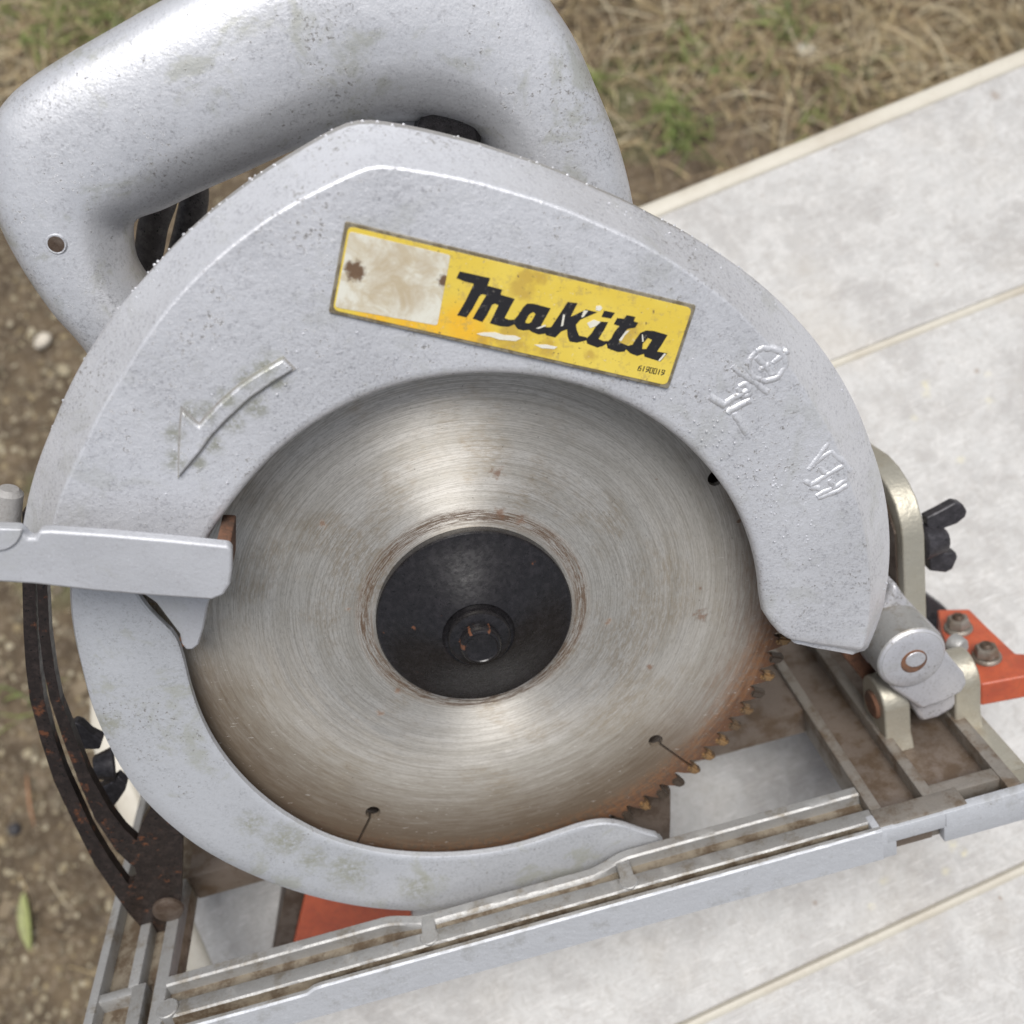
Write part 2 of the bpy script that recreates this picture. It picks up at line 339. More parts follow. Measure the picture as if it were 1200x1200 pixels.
# ------------------------------------------------------------------ ground (0.42 m below the table top)
GZ = -420.0
def ground_mat():
    b = NB('damp_soil')
    a = b.noise(0.006, 4, 0.6); m = b.noise(0.035, 6, 0.72); f = b.noise(0.16, 5, 0.75)
    c = b.mix(b.step(m, 0.35, 0.68), (0.065, 0.047, 0.030), (0.14, 0.105, 0.066))
    c = b.mix(b.ma('MULTIPLY', b.step(f, 0.50, 0.68), 0.6), c, (0.30, 0.25, 0.19))
    c = b.mix(b.step(b.noise(0.10, 4, .7), 0.63, 0.70), c, (0.045, 0.035, 0.028))
    c = b.mix(b.ma('MULTIPLY', b.step(a, 0.56, 0.64), 0.45), c, (0.10, 0.12, 0.045))
    n = b.bump(m, 0.8, 6); n = b.bump(f, 0.8, 2.5, n)
    return b.done(c, 0.85, 0.0, n, 0.3)
MAT['ground'] = ground_mat()
ax = [-40000, -9000, -3000, -1500] + list(np.linspace(-800, 900, 170)) + [1600, 3200, 9000, 40000]
ay = [-40000, -9000, -3000, -1500] + list(np.linspace(-700, 900, 160)) + [1700, 3200, 9000, 40000]
V = []; Fc = []
def gh(x, y):
    if abs(x) > 1200 or abs(y) > 1200: return GZ
    return GZ + 9*mnoise.noise(Vector((x*0.008, y*0.008, 0))) + 5*mnoise.noise(Vector((x*0.03, y*0.03, 3))) + 3*mnoise.noise(Vector((x*.08, y*.08, 5)))
for y in ay:
    for x in ax: V.append((x, y, gh(x, y)))
nx = len(ax)
for j in range(len(ay)-1):
    for i in range(nx-1): Fc.append((j*nx+i, j*nx+i+1, (j+1)*nx+i+1, (j+1)*nx+i))
g = newobj('ground', V, Fc, 'ground'); tag(g, 'bare brown soil with dry grass and small stones around the table', kind='structure'); g.data.shade_smooth()

def simple(name, cols, rough=0.7, sc_=0.05):
    b = NB(name); oi = b.n('ShaderNodeNewGeometry'); k = oi.outputs['Random Per Island']
    st = [(i/(len(cols)), c) for i, c in enumerate(cols)]
    q = b.n('ShaderNodeValToRGB'); q.color_ramp.interpolation = 'CONSTANT'; b.put(q.inputs[0], k); e = q.color_ramp.elements
    while len(e) < len(st): e.new(0.5)
    for i, (p, c) in enumerate(st): e[i].position = p; e[i].color = (*c, 1)
    c = b.mix(b.ma('MULTIPLY', b.step(b.noise(0.3, 4), .45, .7), .45), q.outputs[0], (0.10, 0.075, 0.05))
    return b.done(c, rough, 0.0)
MAT['straw'] = simple('dry_grass', [(0.42, 0.33, 0.18), (0.30, 0.22, 0.12), (0.48, 0.40, 0.25), (0.22, 0.155, 0.085), (0.34, 0.265, 0.14), (0.52, 0.45, 0.31), (0.17, 0.12, 0.07)])
MAT['grass'] = simple('green_grass', [(0.13, 0.18, 0.04), (0.18, 0.22, 0.06), (0.10, 0.15, 0.035), (0.24, 0.27, 0.09)])
MAT['pebble'] = simple('pebbles', [(0.20, 0.165, 0.105), (0.14, 0.11, 0.07), (0.27, 0.23, 0.15), (0.10, 0.08, 0.05), (0.23, 0.18, 0.10), (0.34, 0.30, 0.21), (0.17, 0.13, 0.08), (0.12, 0.095, 0.06)])

def gpt(px, py): return world_at(px, py, GZ)
ICO = bmesh.new(); bmesh.ops.create_icosphere(ICO, subdivisions=1, radius=1.0); ICO.verts.ensure_lookup_table()
IV = [v.co.copy() for v in ICO.verts]; IF = [tuple(v.index for v in f.verts) for f in ICO.faces]; ICO.free()
def stone(acc, x, y, z, r, flat=0.6):
    a = random.random()*6.28; ex = random.uniform(.8, 1.4)
    ca, sa = math.cos(a), math.sin(a); V = []
    for q in IV:
        k = r*random.uniform(.75, 1.15); u, v = q.x*k*ex, q.y*k
        V.append((x+u*ca-v*sa, y+u*sa+v*ca, z+q.z*k*flat))
    acc.add(V, IF)
acc = Acc()
for i in range(7500):
    # density follows the visible strips: left and lower-left mostly, some above
    if random.random() < 0.68: px, py = random.uniform(-120, 260), random.uniform(230, 1320)
    else: px, py = random.uniform(-150, 1300), random.uniform(-150, 330)
    x, y = gpt(px, py); r = min(8, 1.0*math.exp(random.gauss(0.55, 0.5)))
    stone(acc, x, y, gh(x, y)+r*0.15, r)
o = newobj('gravel', acc.V, acc.F, 'pebble'); tag(o, 'scattered small tan and grey stones in the soil', 'gravel', kind='stuff')

def straw_blade(acc, x, y, L, wd, lift, ang, curl):
    z = gh(x, y)+random.uniform(0, 3); pts = []; n = 5; a = ang
    for k in range(n+1):
        t = k/n; pts.append((x, y, z + lift*math.sin(t*math.pi*0.85)*L)); x += math.cos(a)*L/n; y += math.sin(a)*L/n; a += curl/n
    V = []; Fc = []
    for k, p in enumerate(pts):
        w = wd*(1-0.75*(k/n)); V += [(p[0]-math.sin(a)*w/2, p[1]+math.cos(a)*w/2, p[2]), (p[0]+math.sin(a)*w/2, p[1]-math.cos(a)*w/2, p[2]+w*.4)]
    for k in range(n): Fc.append((2*k, 2*k+1, 2*k+3, 2*k+2))
    acc.add(V, Fc)
acc = Acc(); acg = Acc()
clumps = [(1080, 40, 110, 1500), (960, 45, 80, 480), (830, 25, 70, 220), (1180, 20, 90, 700), (760, 60, 80, 90), (900, 110, 60, 70), (720, 20, 50, 200),
          (30, 30, 70, 520), (130, 15, 60, 420), (60, 70, 50, 260), (220, -10, 60, 300), (700, 180, 60, 40), (0, 800, 120, 14), (40, 1100, 120, 10), (760, 150, 90, 60)]
for cx, cy, sg, n in clumps:
    for i in range(n):
        x, y = gpt(random.gauss(cx, sg), random.gauss(cy, sg*0.8)); L = random.uniform(14, 75)
        straw_blade(acc, x, y, L, random.uniform(0.8, 2.6), random.uniform(0, .3), random.uniform(0, 6.28), random.uniform(-1.3, 1.3))
for cx, cy, sg, n in [(120, 15, 40, 300), (50, 20, 30, 130), (785, 140, 10, 50), (925, 35, 14, 45), (700, 95, 12, 18), (870, 75, 20, 30), (795, 60, 12, 30), (800, 165, 14, 35), (960, 140, 10, 14), (985, 90, 14, 20), (20, 830, 14, 8), (170, -20, 40, 160)]:
    for i in range(n):
        x, y = gpt(random.gauss(cx, sg), random.gauss(cy, sg*0.8))
        straw_blade(acg, x, y, random.uniform(10, 42), random.uniform(1.5, 3.4), random.uniform(.1, .6), random.uniform(0, 6.28), random.uniform(-1, 1))
o = newobj('dry_grass', acc.V, acc.F, 'straw', smooth=False); tag(o, 'matted dry straw coloured grass lying on the soil', 'grass', kind='stuff')
o = newobj('green_grass', acg.V, acg.F, 'grass', smooth=False); tag(o, 'sparse tufts of short green grass in the soil', 'grass', kind='stuff')

# a few single things on the soil
def leaf(name, px0, py0, px1, py1, wid, mat, label, cat):
    x0, y0 = gpt(px0, py0); x1, y1 = gpt(px1, py1); d = Vector((x1-x0, y1-y0, 0)); L = d.length; d.normalize(); nrm = Vector((-d.y, d.x, 0)); z0 = max(gh(x0, y0), gh(x1, y1), gh((x0+x1)/2, (y0+y1)/2))+5
    V = []; Fc = []; n = 14
    for k in range(n+1):
        t = k/n; w = wid*(math.sin(math.pi*min(1, t*0.96+.03))**0.75); c = Vector((x0, y0, z0+3*math.sin(t*3)))+d*L*t
        for q, dz in ((-1, 1.6), (0, -0.8), (1, 1.6)): p = c+nrm*w*q; V.append((p.x, p.y, p.z+dz*w*.15))
    m = len(V); V += [(a, b_, c_-0.5) for a, b_, c_ in V]
    for k in range(n):
        for q in range(2):
            i = k*3+q; Fc.append((i, i+1, i+4, i+3)); Fc.append((m+i, m+i+3, m+i+4, m+i+1))
    o = newobj(name, V, Fc, mat); tag(o, label, cat); return o
MAT['leaf'] = simple('leaf_green', [(0.25, 0.27, 0.10)], 0.6); MAT['twig'] = simple('reddish_twig', [(0.26, 0.13, 0.065)], 0.7)
leaf('fallen_leaf', 33, 1045, 41, 1112, 4.8, 'leaf', 'yellow-green willow shaped leaf lying on the soil at lower left', 'leaf')
leaf('dead_needle', 34, 905, 44, 970, 1.1, 'twig', 'thin reddish brown dead blade lying on the soil above the green leaf', 'twig')
for px, py, r, col, lab in ((52, 402, 9, (0.55, 0.50, 0.42), 'pale rounded stone lying on the soil left of the guard'), (18, 971, 7, (0.03, 0.03, 0.035), 'small black stone on the soil near the left edge'),
                            (943, 63, 9, (0.62, 0.58, 0.50), 'pale stone lying in the dry grass above the table edge')):
    x, y = gpt(px, py); acc = Acc(); stone(acc, x, y, gh(x, y)+r*.4, r, .7)
    MAT['st'] = simple('stone_%d' % px, [col]); o = newobj('stone', acc.V, acc.F, 'st'); m = o.modifiers.new('s', 'SUBSURF'); m.levels = m.render_levels = 2; tag(o, lab, 'stone')

# ------------------------------------------------------------------ table
def table_mat(name, trim=False):
    b = NB(name)
    if trim:
        c = b.mix(b.step(b.noise(0.03, 4, 0.6), 0.4, 0.7), (0.52, 0.49, 0.42), (0.45, 0.41, 0.34))
        c = b.mix(b.ma('MULTIPLY', b.step(b.noise(0.5, 5, .7), .5, .8), .4), c, (0.34, 0.29, 0.23))
        return b.done(c, 0.45, 0, b.bump(b.noise(.6, 3), .2, .3), 0.4)
    big = b.noise(0.022, 5, 0.65, dist=1.2); mid = b.noise(0.10, 5, 0.7, dist=0.8)
    c = b.mix(b.step(big, 0.40, 0.62), (0.435, 0.43, 0.42), (0.345, 0.335, 0.325))
    c = b.mix(b.ma('MULTIPLY', b.step(mid, 0.42, 0.7), 0.55), c, (0.55, 0.54, 0.525))
    c = b.mix(b.ma('MULTIPLY', b.step(b.noise(0.28, 6, 0.82, dist=1.2), 0.47, 0.62), 0.5), c, (0.31, 0.29, 0.27)); c = b.mix(b.ma('MULTIPLY', b.step(b.noise(0.5, 6, 0.85, dist=2.5), 0.56, 0.64), 0.55), c, (0.62, 0.61, 0.60))
    # crossing hair scratches, lighter
    for i, (ang, kk) in enumerate(((0.5, .42), (1.35, .36), (2.3, .34), (2.9, .32))):
        mp = b.n('ShaderNodeMapping'); b.put(mp.inputs[0], b.P); mp.inputs['Rotation'].default_value = (0, 0, ang); mp.inputs['Scale'].default_value = (0.07, 1.9, 1)
        mp.inputs['Location'].default_value = (i*31, i*17, 0)
        sc1 = b.step(b.noise(1.0, 3, 0.6, mp.outputs[0]), 0.63, 0.68)
        c = b.mix(b.ma('MULTIPLY', sc1, kk), c, (0.80, 0.79, 0.78) if i != 2 else (0.36, 0.33, 0.31))
    c = b.mix(b.step(b.noise(0.13, 4, .7), 0.68, 0.73), c, (0.26, 0.215, 0.18)); c = b.mix(b.ma('MULTIPLY', b.step(b.noise(0.012, 4, .6), 0.5, 0.7), .25), c, (0.40, 0.35, 0.28))
    ys = [world_at(*p, 0) + (r,) for p, r in (((1086, 452), 3.2), ((1086, 462), 2.6), ((1158, 470), 3.4), ((1158, 440), 2.4), ((1070, 490), 2.2), ((1115, 990), 3), ((1130, 998), 2.6), ((1110, 1020), 2.4), ((1036, 1032), 2.6), ((1022, 1062), 2), ((1125, 540), 3))]
    c = b.mix(b.ma('MULTIPLY', b.ma('MULTIPLY', b.spots(ys, 1.0, 3.2, 0.3), b.step(b.noise(0.6, 4, .7), .40, .6)), 0.45), c, (0.66, 0.59, 0.28))
    ds = [world_at(*p, 0) + (r,) for p, r in (((1145, 435), 1.8), ((1166, 112), 3.0), ((955, 1058), 1.6), ((1098, 310), 1.5), ((1172, 1052), 1.4))]
    c = b.mix(b.ma('MULTIPLY', b.spots(ds, 0.7, 1.8, 0.5), 0.65), c, (0.25, 0.20, 0.16))
    n = b.bump(mid, 0.25, 1.2); n = b.bump(b.noise(0.8, 3), .15, .3, n)
    return b.done(c, b.ma('ADD', b.ma('MULTIPLY', mid, .3), .36), 0.0, n, 0.4)
MAT['board'] = table_mat('weathered_white_plastic'); MAT['trim'] = table_mat('cream_edging', True)
TABLE = bpy.data.objects.new('folding_table', None); sc.collection.objects.link(TABLE); TABLE.location = (0, 0, GZ*0.001)
tag(TABLE, 'weathered white plastic folding table with cream edging under the circular saw', 'table')
def W(px, py): return Vector(world_at(px, py, 0))
A, B = W(800, 235), W(1200, 70)
lf = [W(270, 1208), W(236, 1130), W(180, 998), W(130, 880), W(124, 830), W(126, 770), W(138, 700), W(160, 630), W(195, 570), W(250, 515)]
topdir = (B-A).normalized(); cor = A+topdir*((lf[-1]-A).dot(topdir)); lf.append(cor+Vector((topdir.x*20, topdir.y*20)))
lf = [lf[0]+(lf[0]-lf[1])*6] + lf
far = A+topdir*800
bound = [tuple(p) for p in spline([tuple(p) for p in lf], 60)] + [tuple(A), tuple(B), tuple(far), (far.x, -450)]   # left side up, over the top edge, down the right
def clip(poly, p0, nrm):
    out = []
    for i in range(len(poly)):
        a = Vector(poly[i]); b_ = Vector(poly[(i+1) % len(poly)]); da = (a-p0).dot(nrm); db = (b_-p0).dot(nrm)
        if da >= 0: out.append(tuple(a))
        if da*db < 0: out.append(tuple(a+(b_-a)*(da/(da-db))))
    return out
s2a, s2b = W(985, 420), W(1200, 335); s3a, s3b = W(800, 1200), W(1200, 1013)
def perp(a, b_): d = (b_-a).normalized(); return Vector((-d.y, d.x))
n2, n3 = perp(s2a, s2b), perp(s3a, s3b)
def tobj(name, V, Fc, mat, bv=0, lab=None):
    o = newobj(name, V, Fc, mat, TABLE); o.location = (0, 0, -GZ*0.001)
    if bv: bevel(o, bv, 3)
    if lab: o['label'] = lab
    return o
TH = 26.0
for poly in (clip(bound, s2a+n2*0.6, n2), clip(clip(bound, s2a-n2*0.7, -n2), s3a+n3*0.6, n3), clip(bound, s3a-n3*0.7, -n3)):
    V, Fc = prism(poly, -TH, 0); tobj('board', V, Fc, 'board', 0.8)
# cream beads along the two seams and a rounded cream edging round the outside
for a, b_, nn in ((s2a, s2b, n2), (s3a, s3b, n3)):
    acc = Acc(); d = (b_-a).normalized()
    hits = [p for p in (a+d*k for k in np.linspace(-600, 700, 400)) if (len(clip(bound, p, Vector((0, 1)))) > 0)]
    # keep the run that lies on the table
    def inside(p):
        c = False; n = len(bound)
        for i in range(n):
            (x1, y1), (x2, y2) = bound[i], bound[(i+1) % n]
            if (y1 > p.y) != (y2 > p.y) and p.x < (x2-x1)*(p.y-y1)/(y2-y1)+x1: c = not c
        return c
    run = [p for p in hits if inside(p)]
    rows = []
    for p in run[::8]+[run[-1]]:
        c = p - nn*1.0
        rows.append([(c.x+nn.x*q, c.y+nn.y*q, z) for q, z in ((1.75, -3), (1.6, -0.35), (0.7, 1.1), (-0.4, 1.25), (-1.6, 0.6), (-2.2, 0.02), (-2.3, -3))])
    V, Fc = loft(rows); tobj('seam_bead', V, Fc, 'trim')
pts = bound[:-2]+[tuple(far)]; rows = []
for i, p in enumerate(pts):
    a = Vector(pts[max(i-1, 0)]); b_ = Vector(pts[min(i+1, len(pts)-1)]); d = (b_-a).normalized(); nn = Vector((-d.y, d.x))   # outward
    prof = [(-3.2, -8), (-3.1, 0.02), (-2.8, 0.5), (-1.6, 1.0), (0.0, 1.3), (2.2, 1.35), (4.0, 0.9), (5.2, -0.2), (5.7, -1.8), (5.8, -28), (-1, -28)]
    wd_ = 1.0 if i > 59 else 1.25
    rows.append([(p[0]+nn.x*q*wd_, p[1]+nn.y*q*wd_, z) for q, z in prof])
V, Fc = loft(rows); tobj('edging', V, Fc, 'trim')
acc = Acc()
for lx, ly in ((-60, 60), (560, 90), (-30, -380), (560, -380)):
    tube(acc, [(lx, ly, -TH), (lx, ly, GZ-4)], 12, 14)
    o = tobj('leg', acc.V, acc.F, 'alu'); acc = Acc()

# ------------------------------------------------------------------ circular saw
org_w = CAMPOS + TW@CC                                   # arbor in world mm
SAWLOC = np.array([org_w[0], org_w[1], 0.0])
SAW = bpy.data.objects.new('circular_saw', None); sc.collection.objects.link(SAW)
Rm = np.array([TW@CU, TW@CV, TW@CN]).T
rot = Matrix([list(r) for r in Rm]).to_4x4()
SAW.matrix_world = Matrix.Translation(Vector(SAWLOC*0.001)) @ rot
OFF = Vector(Rm.T@(org_w-SAWLOC))*0.001
tag(SAW, 'old silver hand circular saw with rusty toothed blade and yellow nameplate on the white table', 'circular saw')

# blade: rim with 90 gullets and five keyhole slots, one solid outline
def blade_outline():
    holes = [R(a) for a in (-115.07+72*k for k in range(5))]
    pts = []
    steps = []
    nT = 90
    off0 = math.atan2(*UV(906, 791, 1)[::-1]) - R(3.75)
    for k in range(nT):
        a0 = off0 + k*2*math.pi/nT
        for da, r in ((0.02, 91.0), (0.40, 89.2), (0.9, 89.6), (1.5, 91.4), (2.6, 93.7), (3.5, 94.6), (3.88, 94.9), (3.93, 92.6)): steps.append(((a0+R(da)) % (2*math.pi), r))
    steps.sort()
    hs = sorted([(h % (2*math.pi)) for h in holes])
    hw = 0.32/92
    res = []
    for a, r in steps:
        if any(abs((a-h+math.pi) % (2*math.pi)-math.pi) < hw*2 for h in hs): continue
        res.append((a, r, 0))
    for h in hs: res.append((h, 0, 1))
    res.sort()
    out = []
    for a, r, kd in res:
        if not kd: out.append((r*math.cos(a), r*math.sin(a)))
        else:
            e = Vector((math.cos(a), math.sin(a))); f = Vector((-math.sin(a), math.cos(a))); hr = 2.25; hc = e*74.8; sw = 0.42
            out.append(tuple(e*92-f*sw)); 
            for k in range(17):
                t = R(-172+0) + k*R(344)/16 if False else None
            q0 = math.asin(sw/hr)
            for k in range(19):
                t = -q0 - k*(2*math.pi-2*q0)/18
                out.append(tuple(hc+e*hr*math.cos(t)+f*hr*math.sin(t)))
            out.append(tuple(e*92+f*sw))
    return out
bo = blade_outline()
tri = tessellate_polygon([[Vector((x, y, 0)) for x, y in bo]])
n = len(bo); V = [(x, y, 0.0) for x, y in bo]+[(x, y, 1.8) for x, y in bo]
Fc = [tuple(t)[::-1] for t in tri]+[tuple(i+n for i in t) for t in tri]+[(i, (i+1) % n, n+(i+1) % n, n+i) for i in range(n)]
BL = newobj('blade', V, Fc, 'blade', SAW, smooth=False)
BL['label'] = 'brushed steel saw blade rusty along its toothed rim'
off0 = math.atan2(*UV(906, 791, 1)[::-1]) - R(3.75)
tipme = None
for k in range(90):
    a = off0 + k*2*math.pi/90 + R(3.86)
    if tipme is None:
        acc = Acc(); bm = bmesh.new(); bmesh.ops.create_cube(bm, size=1)
        for v in bm.verts:
            v.co = Vector((93.1+v.co.x*4.6 + (0.3 if v.co.y > 0 else -0.7)*(1 if v.co.x > 0 else 0), -0.8+v.co.y*2.7, 0.9+v.co.z*3.1))
        bmesh.ops.bevel(bm, geom=bm.edges[:], offset=0.6, segments=2, affect='EDGES')
        for v in bm.verts: v.co *= 0.001
        tipme = bpy.data.meshes.new('carbide_tip'); bm.to_mesh(tipme); bm.free(); tipme.materials.append(MAT['carbide'])
    o = bpy.data.objects.new('carbide_tip', tipme); sc.collection.objects.link(o); o.parent = BL; o.rotation_euler = (0, 0, a)

V, Fc = lathe([(0.01, -14), (84, -14), (86, -13), (86, -11), (84, -10), (0.01, -10)], 72); newobj('inner_housing', V, Fc, 'darkmetal', SAW)
# flange, collar and bolt
V, Fc = lathe([(10, 1.7), (26.6, 1.82), (26.8, 2.2), (26.8, 4.8), (26.4, 5.3), (25.6, 5.45), (22, 6.9), (16, 9.8), (11, 12.4), (9.7, 12.9), (9.3, 12.6), (8.6, 12.5), (6, 12.5)])
FL = newobj('flange', V, Fc, 'black', SAW); FL['label'] = 'oily black cone shaped blade flange'
V, Fc = lathe([(8.4, 12.0), (8.4, 14.6), (8.0, 15.3), (7.2, 15.6), (3, 15.6)], 48); newobj('washer', V, Fc, 'black', FL)
V, Fc = lathe([(5.4, 15.3), (5.4, 18.2), (4.9, 18.9), (4.4, 19.0), (4.1, 18.7), (2, 18.6), (0.01, 18.6)], 40); newobj('bolt', V, Fc, 'black', FL)

# upper guard: polar loft
def interp(tab, x):
    tab = sorted(tab); 
    if x <= tab[0][0]: return tab[0][1]
    for (a, b_), (c, d) in zip(tab, tab[1:]):
        if x <= c:
            t = (x-a)/(c-a); return b_+(d-b_)*t
    return tab[-1][1]
def smooth_tab(tab, sig=2.0):
    xs = np.arange(-30, 200, 1.0); ys = np.array([interp(tab, x) for x in xs]); k = np.exp(-0.5*(np.arange(-8, 9)/sig)**2); k /= k.sum()
    yp = np.pad(ys, 8, mode='edge'); ysm = np.convolve(yp, k, 'valid'); return lambda x: float(np.interp(x, xs, ysm))
ridge = smooth_tab([(-9, 105), (-2.5, 106.5), (10.9, 104.3), (22.9, 102.9), (36.6, 103), (49.5, 104.3), (64.6, 107.5), (76.2, 110.7), (86.1, 114.8), (94.8, 119.4), (99.0, 121.9), (100.6, 122.1), (103.1, 121.0), (109.5, 119.0), (122.5, 114.3), (133.1, 110), (143.9, 107.5), (152.8, 107.2), (163, 106)], 0.6)
rout = smooth_tab([(-12, 117), (1.8, 117), (12.8, 115.8), (23.9, 114.3), (35.2, 113.8), (45.9, 113.4), (58, 113.4), (66.7, 113.9), (75.5, 115.8), (85.4, 120.1), (92.4, 124.2), (98.8, 128.4), (100.8, 129.2), (103, 128.3), (107.4, 126.2), (115.4, 123.2), (125.5, 119.8), (135.6, 117.6), (146.7, 115.4), (158.5, 114.8), (170, 114.5)], 0.6)
rin = smooth_tab([(7, 75.2), (17, 74.7), (40, 74), (74, 74.4), (106, 75), (124, 74.5), (140, 73.7), (151, 74.3), (163, 74.6)], 3)
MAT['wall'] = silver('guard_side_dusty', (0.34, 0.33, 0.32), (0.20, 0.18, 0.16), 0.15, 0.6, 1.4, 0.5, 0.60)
rows = []
ths = list(np.arange(161.5, -3.2, -1.25)) + [-3.4, -3.9, -4.3, -4.6]
def pw(r, a, w): return (r*math.cos(R(a)), r*math.sin(R(a)), w)
for a in ths:
    ri, rr_, ro = rin(a), ridge(a), rout(a)
    ai = ao = a; sq = 0.0
    ar = ao = a
    if a < 7:
        k = (7-a)/11.6; ri = interp([(0, 75.2), (.35, 76), (.6, 78.4), (.8, 81.2), (.93, 84.3), (1, 87.5)], k); ao = a - 4.6*k; ar = a - 1.8*k
        rr_ = ridge(a); ro = ro + (116-ro)*max(0, k-.6)/.4
        if a < -3.3: sq = 1.8*((-3.3-a)/1.3)**2
    W0 = 20.0
    prof = [(ri+1.5, a, W0-4.2-sq), (ri+.1, a, W0-3.4-sq), (ri, a, W0-1.6-sq), (ri+.35, a, W0-.8-sq), (ri+1.1, a, W0-.25-sq), (ri+2.4, a, W0-sq*.9), ((ri*2+rr_)/3, a*.67+ar*.33, W0+.3-sq), ((ri+2*rr_)/3, a*.33+ar*.67, W0+.5-sq),
            (rr_-.6, ar, W0+.58-sq), (rr_-.05, ar, W0+.42-sq), (rr_+.3, ar, W0-.05-sq)]
    prof += [(rr_+.3+(ro-rr_-.3)*q, ar+(ao-ar)*q, (W0-.05)+(8.4-W0+.05)*q - sq*(1-q)) for q in (.06, .5, .95)]
    bk = 60 if a > 25 else ro-30
    prof += [(ro+.1, ao, 7.8), (ro+.15, ao, 7.0), (ro, ao, -1.8), (ro-1.2, ao, -2.8), (ro-14, ao, -3), (ro-16, ao, -22), (ro-24, ao, -24), (bk, ao, -24), (bk, ao, -21), (ro-26, ao, -20), (ro-20, ao, 2), (rr_-3, ar, W0-3.6-sq), (ri+4, a, W0-4-sq)]
    rows.append([pw(*p) for p in prof])
# rounded closing edge
rows.append([tuple(np.array(p)*0.994+np.array([math.sin(R(-8))*1.2, -math.cos(R(-8))*1.2, 0])) for p in rows[-1]])
nPr = len(rows[0]); V, Fc = loft(rows); UG = newobj('upper_guard', V, Fc, None, SAW, mats=['guard', 'wall'], fm=[1 if j % nPr in (15, 16, 17, 18) else 0 for j in range((len(rows)-1)*nPr)]+[0, 0]); wn = UG.modifiers.new('wn', 'WEIGHTED_NORMAL'); wn.keep_sharp = True; wn.weight = 80; UG['label'] = 'silver painted cast upper guard with raised arrow'
# paint nibs along the rim and on the face
acc = Acc()
def nib(x, y, w, r): acc.add([(x+q.x*r, y+q.y*r, w+q.z*r*.7) for q in IV], IF)
for i in range(110):
    a = random.uniform(15, 150); r = rout(a)+.1; nib(*pw(r, a, random.uniform(-1.5, 7.5)), random.uniform(.14, .5))
for i in range(300):
    a = random.choice([random.uniform(-4, 160), random.gauss(35, 14)]); a = max(-4, min(163, a)); r = random.uniform(rin(a)+4, ridge(a)-3) if a < 7 else random.uniform(rin(a)+3, ridge(a)-2)
    if a < 7: r = random.uniform(92, 103)
    nib(*pw(r, a, 20.4), random.uniform(.12, .36))
for i in range(90):
    a = random.uniform(0, 150); q = random.uniform(.1, .9); nib(*pw(ridge(a)+(rout(a)-ridge(a))*q, a, 19.2+(8.6-19.2)*q), random.uniform(.12, .4))
o = newobj('paint_blob', acc.V, acc.F, 'guard', UG); o['kind'] = 'stuff'
# raised arrow
az = lambda l: uvl([(x/3, 400+y/3) for x, y in l], 20.8)
arrow = az([(995, 62), (1030, 98), (960, 142), (880, 197), (800, 270), (745, 328), (700, 390), (665, 432), (628, 475), (632, 380), (635, 310), (641, 243), (672, 272), (700, 298), (730, 262), (775, 215), (850, 150), (920, 105)])
def offset_poly(pts, d):
    P = [Vector(p) for p in pts]; A = sum(P[i].x*P[(i+1) % len(P)].y-P[(i+1) % len(P)].x*P[i].y for i in range(len(P))); sg = 1 if A > 0 else -1; res = []
    for i, p in enumerate(P):
        e1 = (p-P[i-1]).normalized(); e2 = (P[(i+1) % len(P)]-p).normalized(); n1 = Vector((e1.y, -e1.x))*sg; n2_ = Vector((e2.y, -e2.x))*sg; m_ = (n1+n2_); k = max(0.35, 1+n1.dot(n2_)); res.append(tuple(p+m_*d/k))
    return res
add_prism('arrow_groove', offset_poly(arrow, 0.45), 19.9, 20.62, 'wall', UG, 0)
o = add_prism('raised_arrow', arrow, 19.9, 21.45, 'guard', UG, 0.5, 3)
# ragged cast characters, mostly buried in paint
acc = Acc(); rz = lambda l: [(*UV(820+x/5+random.gauss(0, .5), 360+y/5+random.gauss(0, .5), 20.5), 19.47+random.uniform(-.06, .08)) for x, y in [(l[i][0]+(l[i+1][0]-l[i][0])*q, l[i][1]+(l[i+1][1]-l[i][1])*q) for i in range(len(l)-1) for q in (0, .33, .66)]+[l[-1]]]
for l in ([(330, 262), (290, 310), (285, 370), (320, 420), (390, 435), (460, 410), (505, 350), (500, 290), (440, 250), (370, 240), (330, 262)], [(330, 290), (380, 340), (430, 400)], [(430, 330), (470, 295), (520, 262)], [(350, 375), (410, 330)],
          [(190, 345), (260, 400), (330, 445), (400, 500)], [(225, 470), (275, 450), (300, 500), (250, 525), (225, 470)], [(60, 520), (140, 575), (200, 530), (290, 480)], [(165, 620), (230, 580), (300, 540)], [(205, 625), (240, 680), (280, 740)],
          [(640, 950), (700, 870), (750, 800)], [(660, 935), (720, 880), (770, 850), (830, 900), (880, 960)], [(620, 1020), (650, 1040), (740, 985), (850, 930)], [(700, 945), (740, 975)], [(850, 935), (860, 1010), (800, 1050), (690, 1110)], [(760, 1010), (790, 1060)], [(640, 1050), (700, 1060)],
          [(690, 1120), (780, 1090), (860, 1050)]):
    tube(acc, rz(l), 1.3, 16)
o = newobj('cast_lettering', acc.V, acc.F, 'guard', UG); o['label'] = 'blurred raised cast characters under the paint'

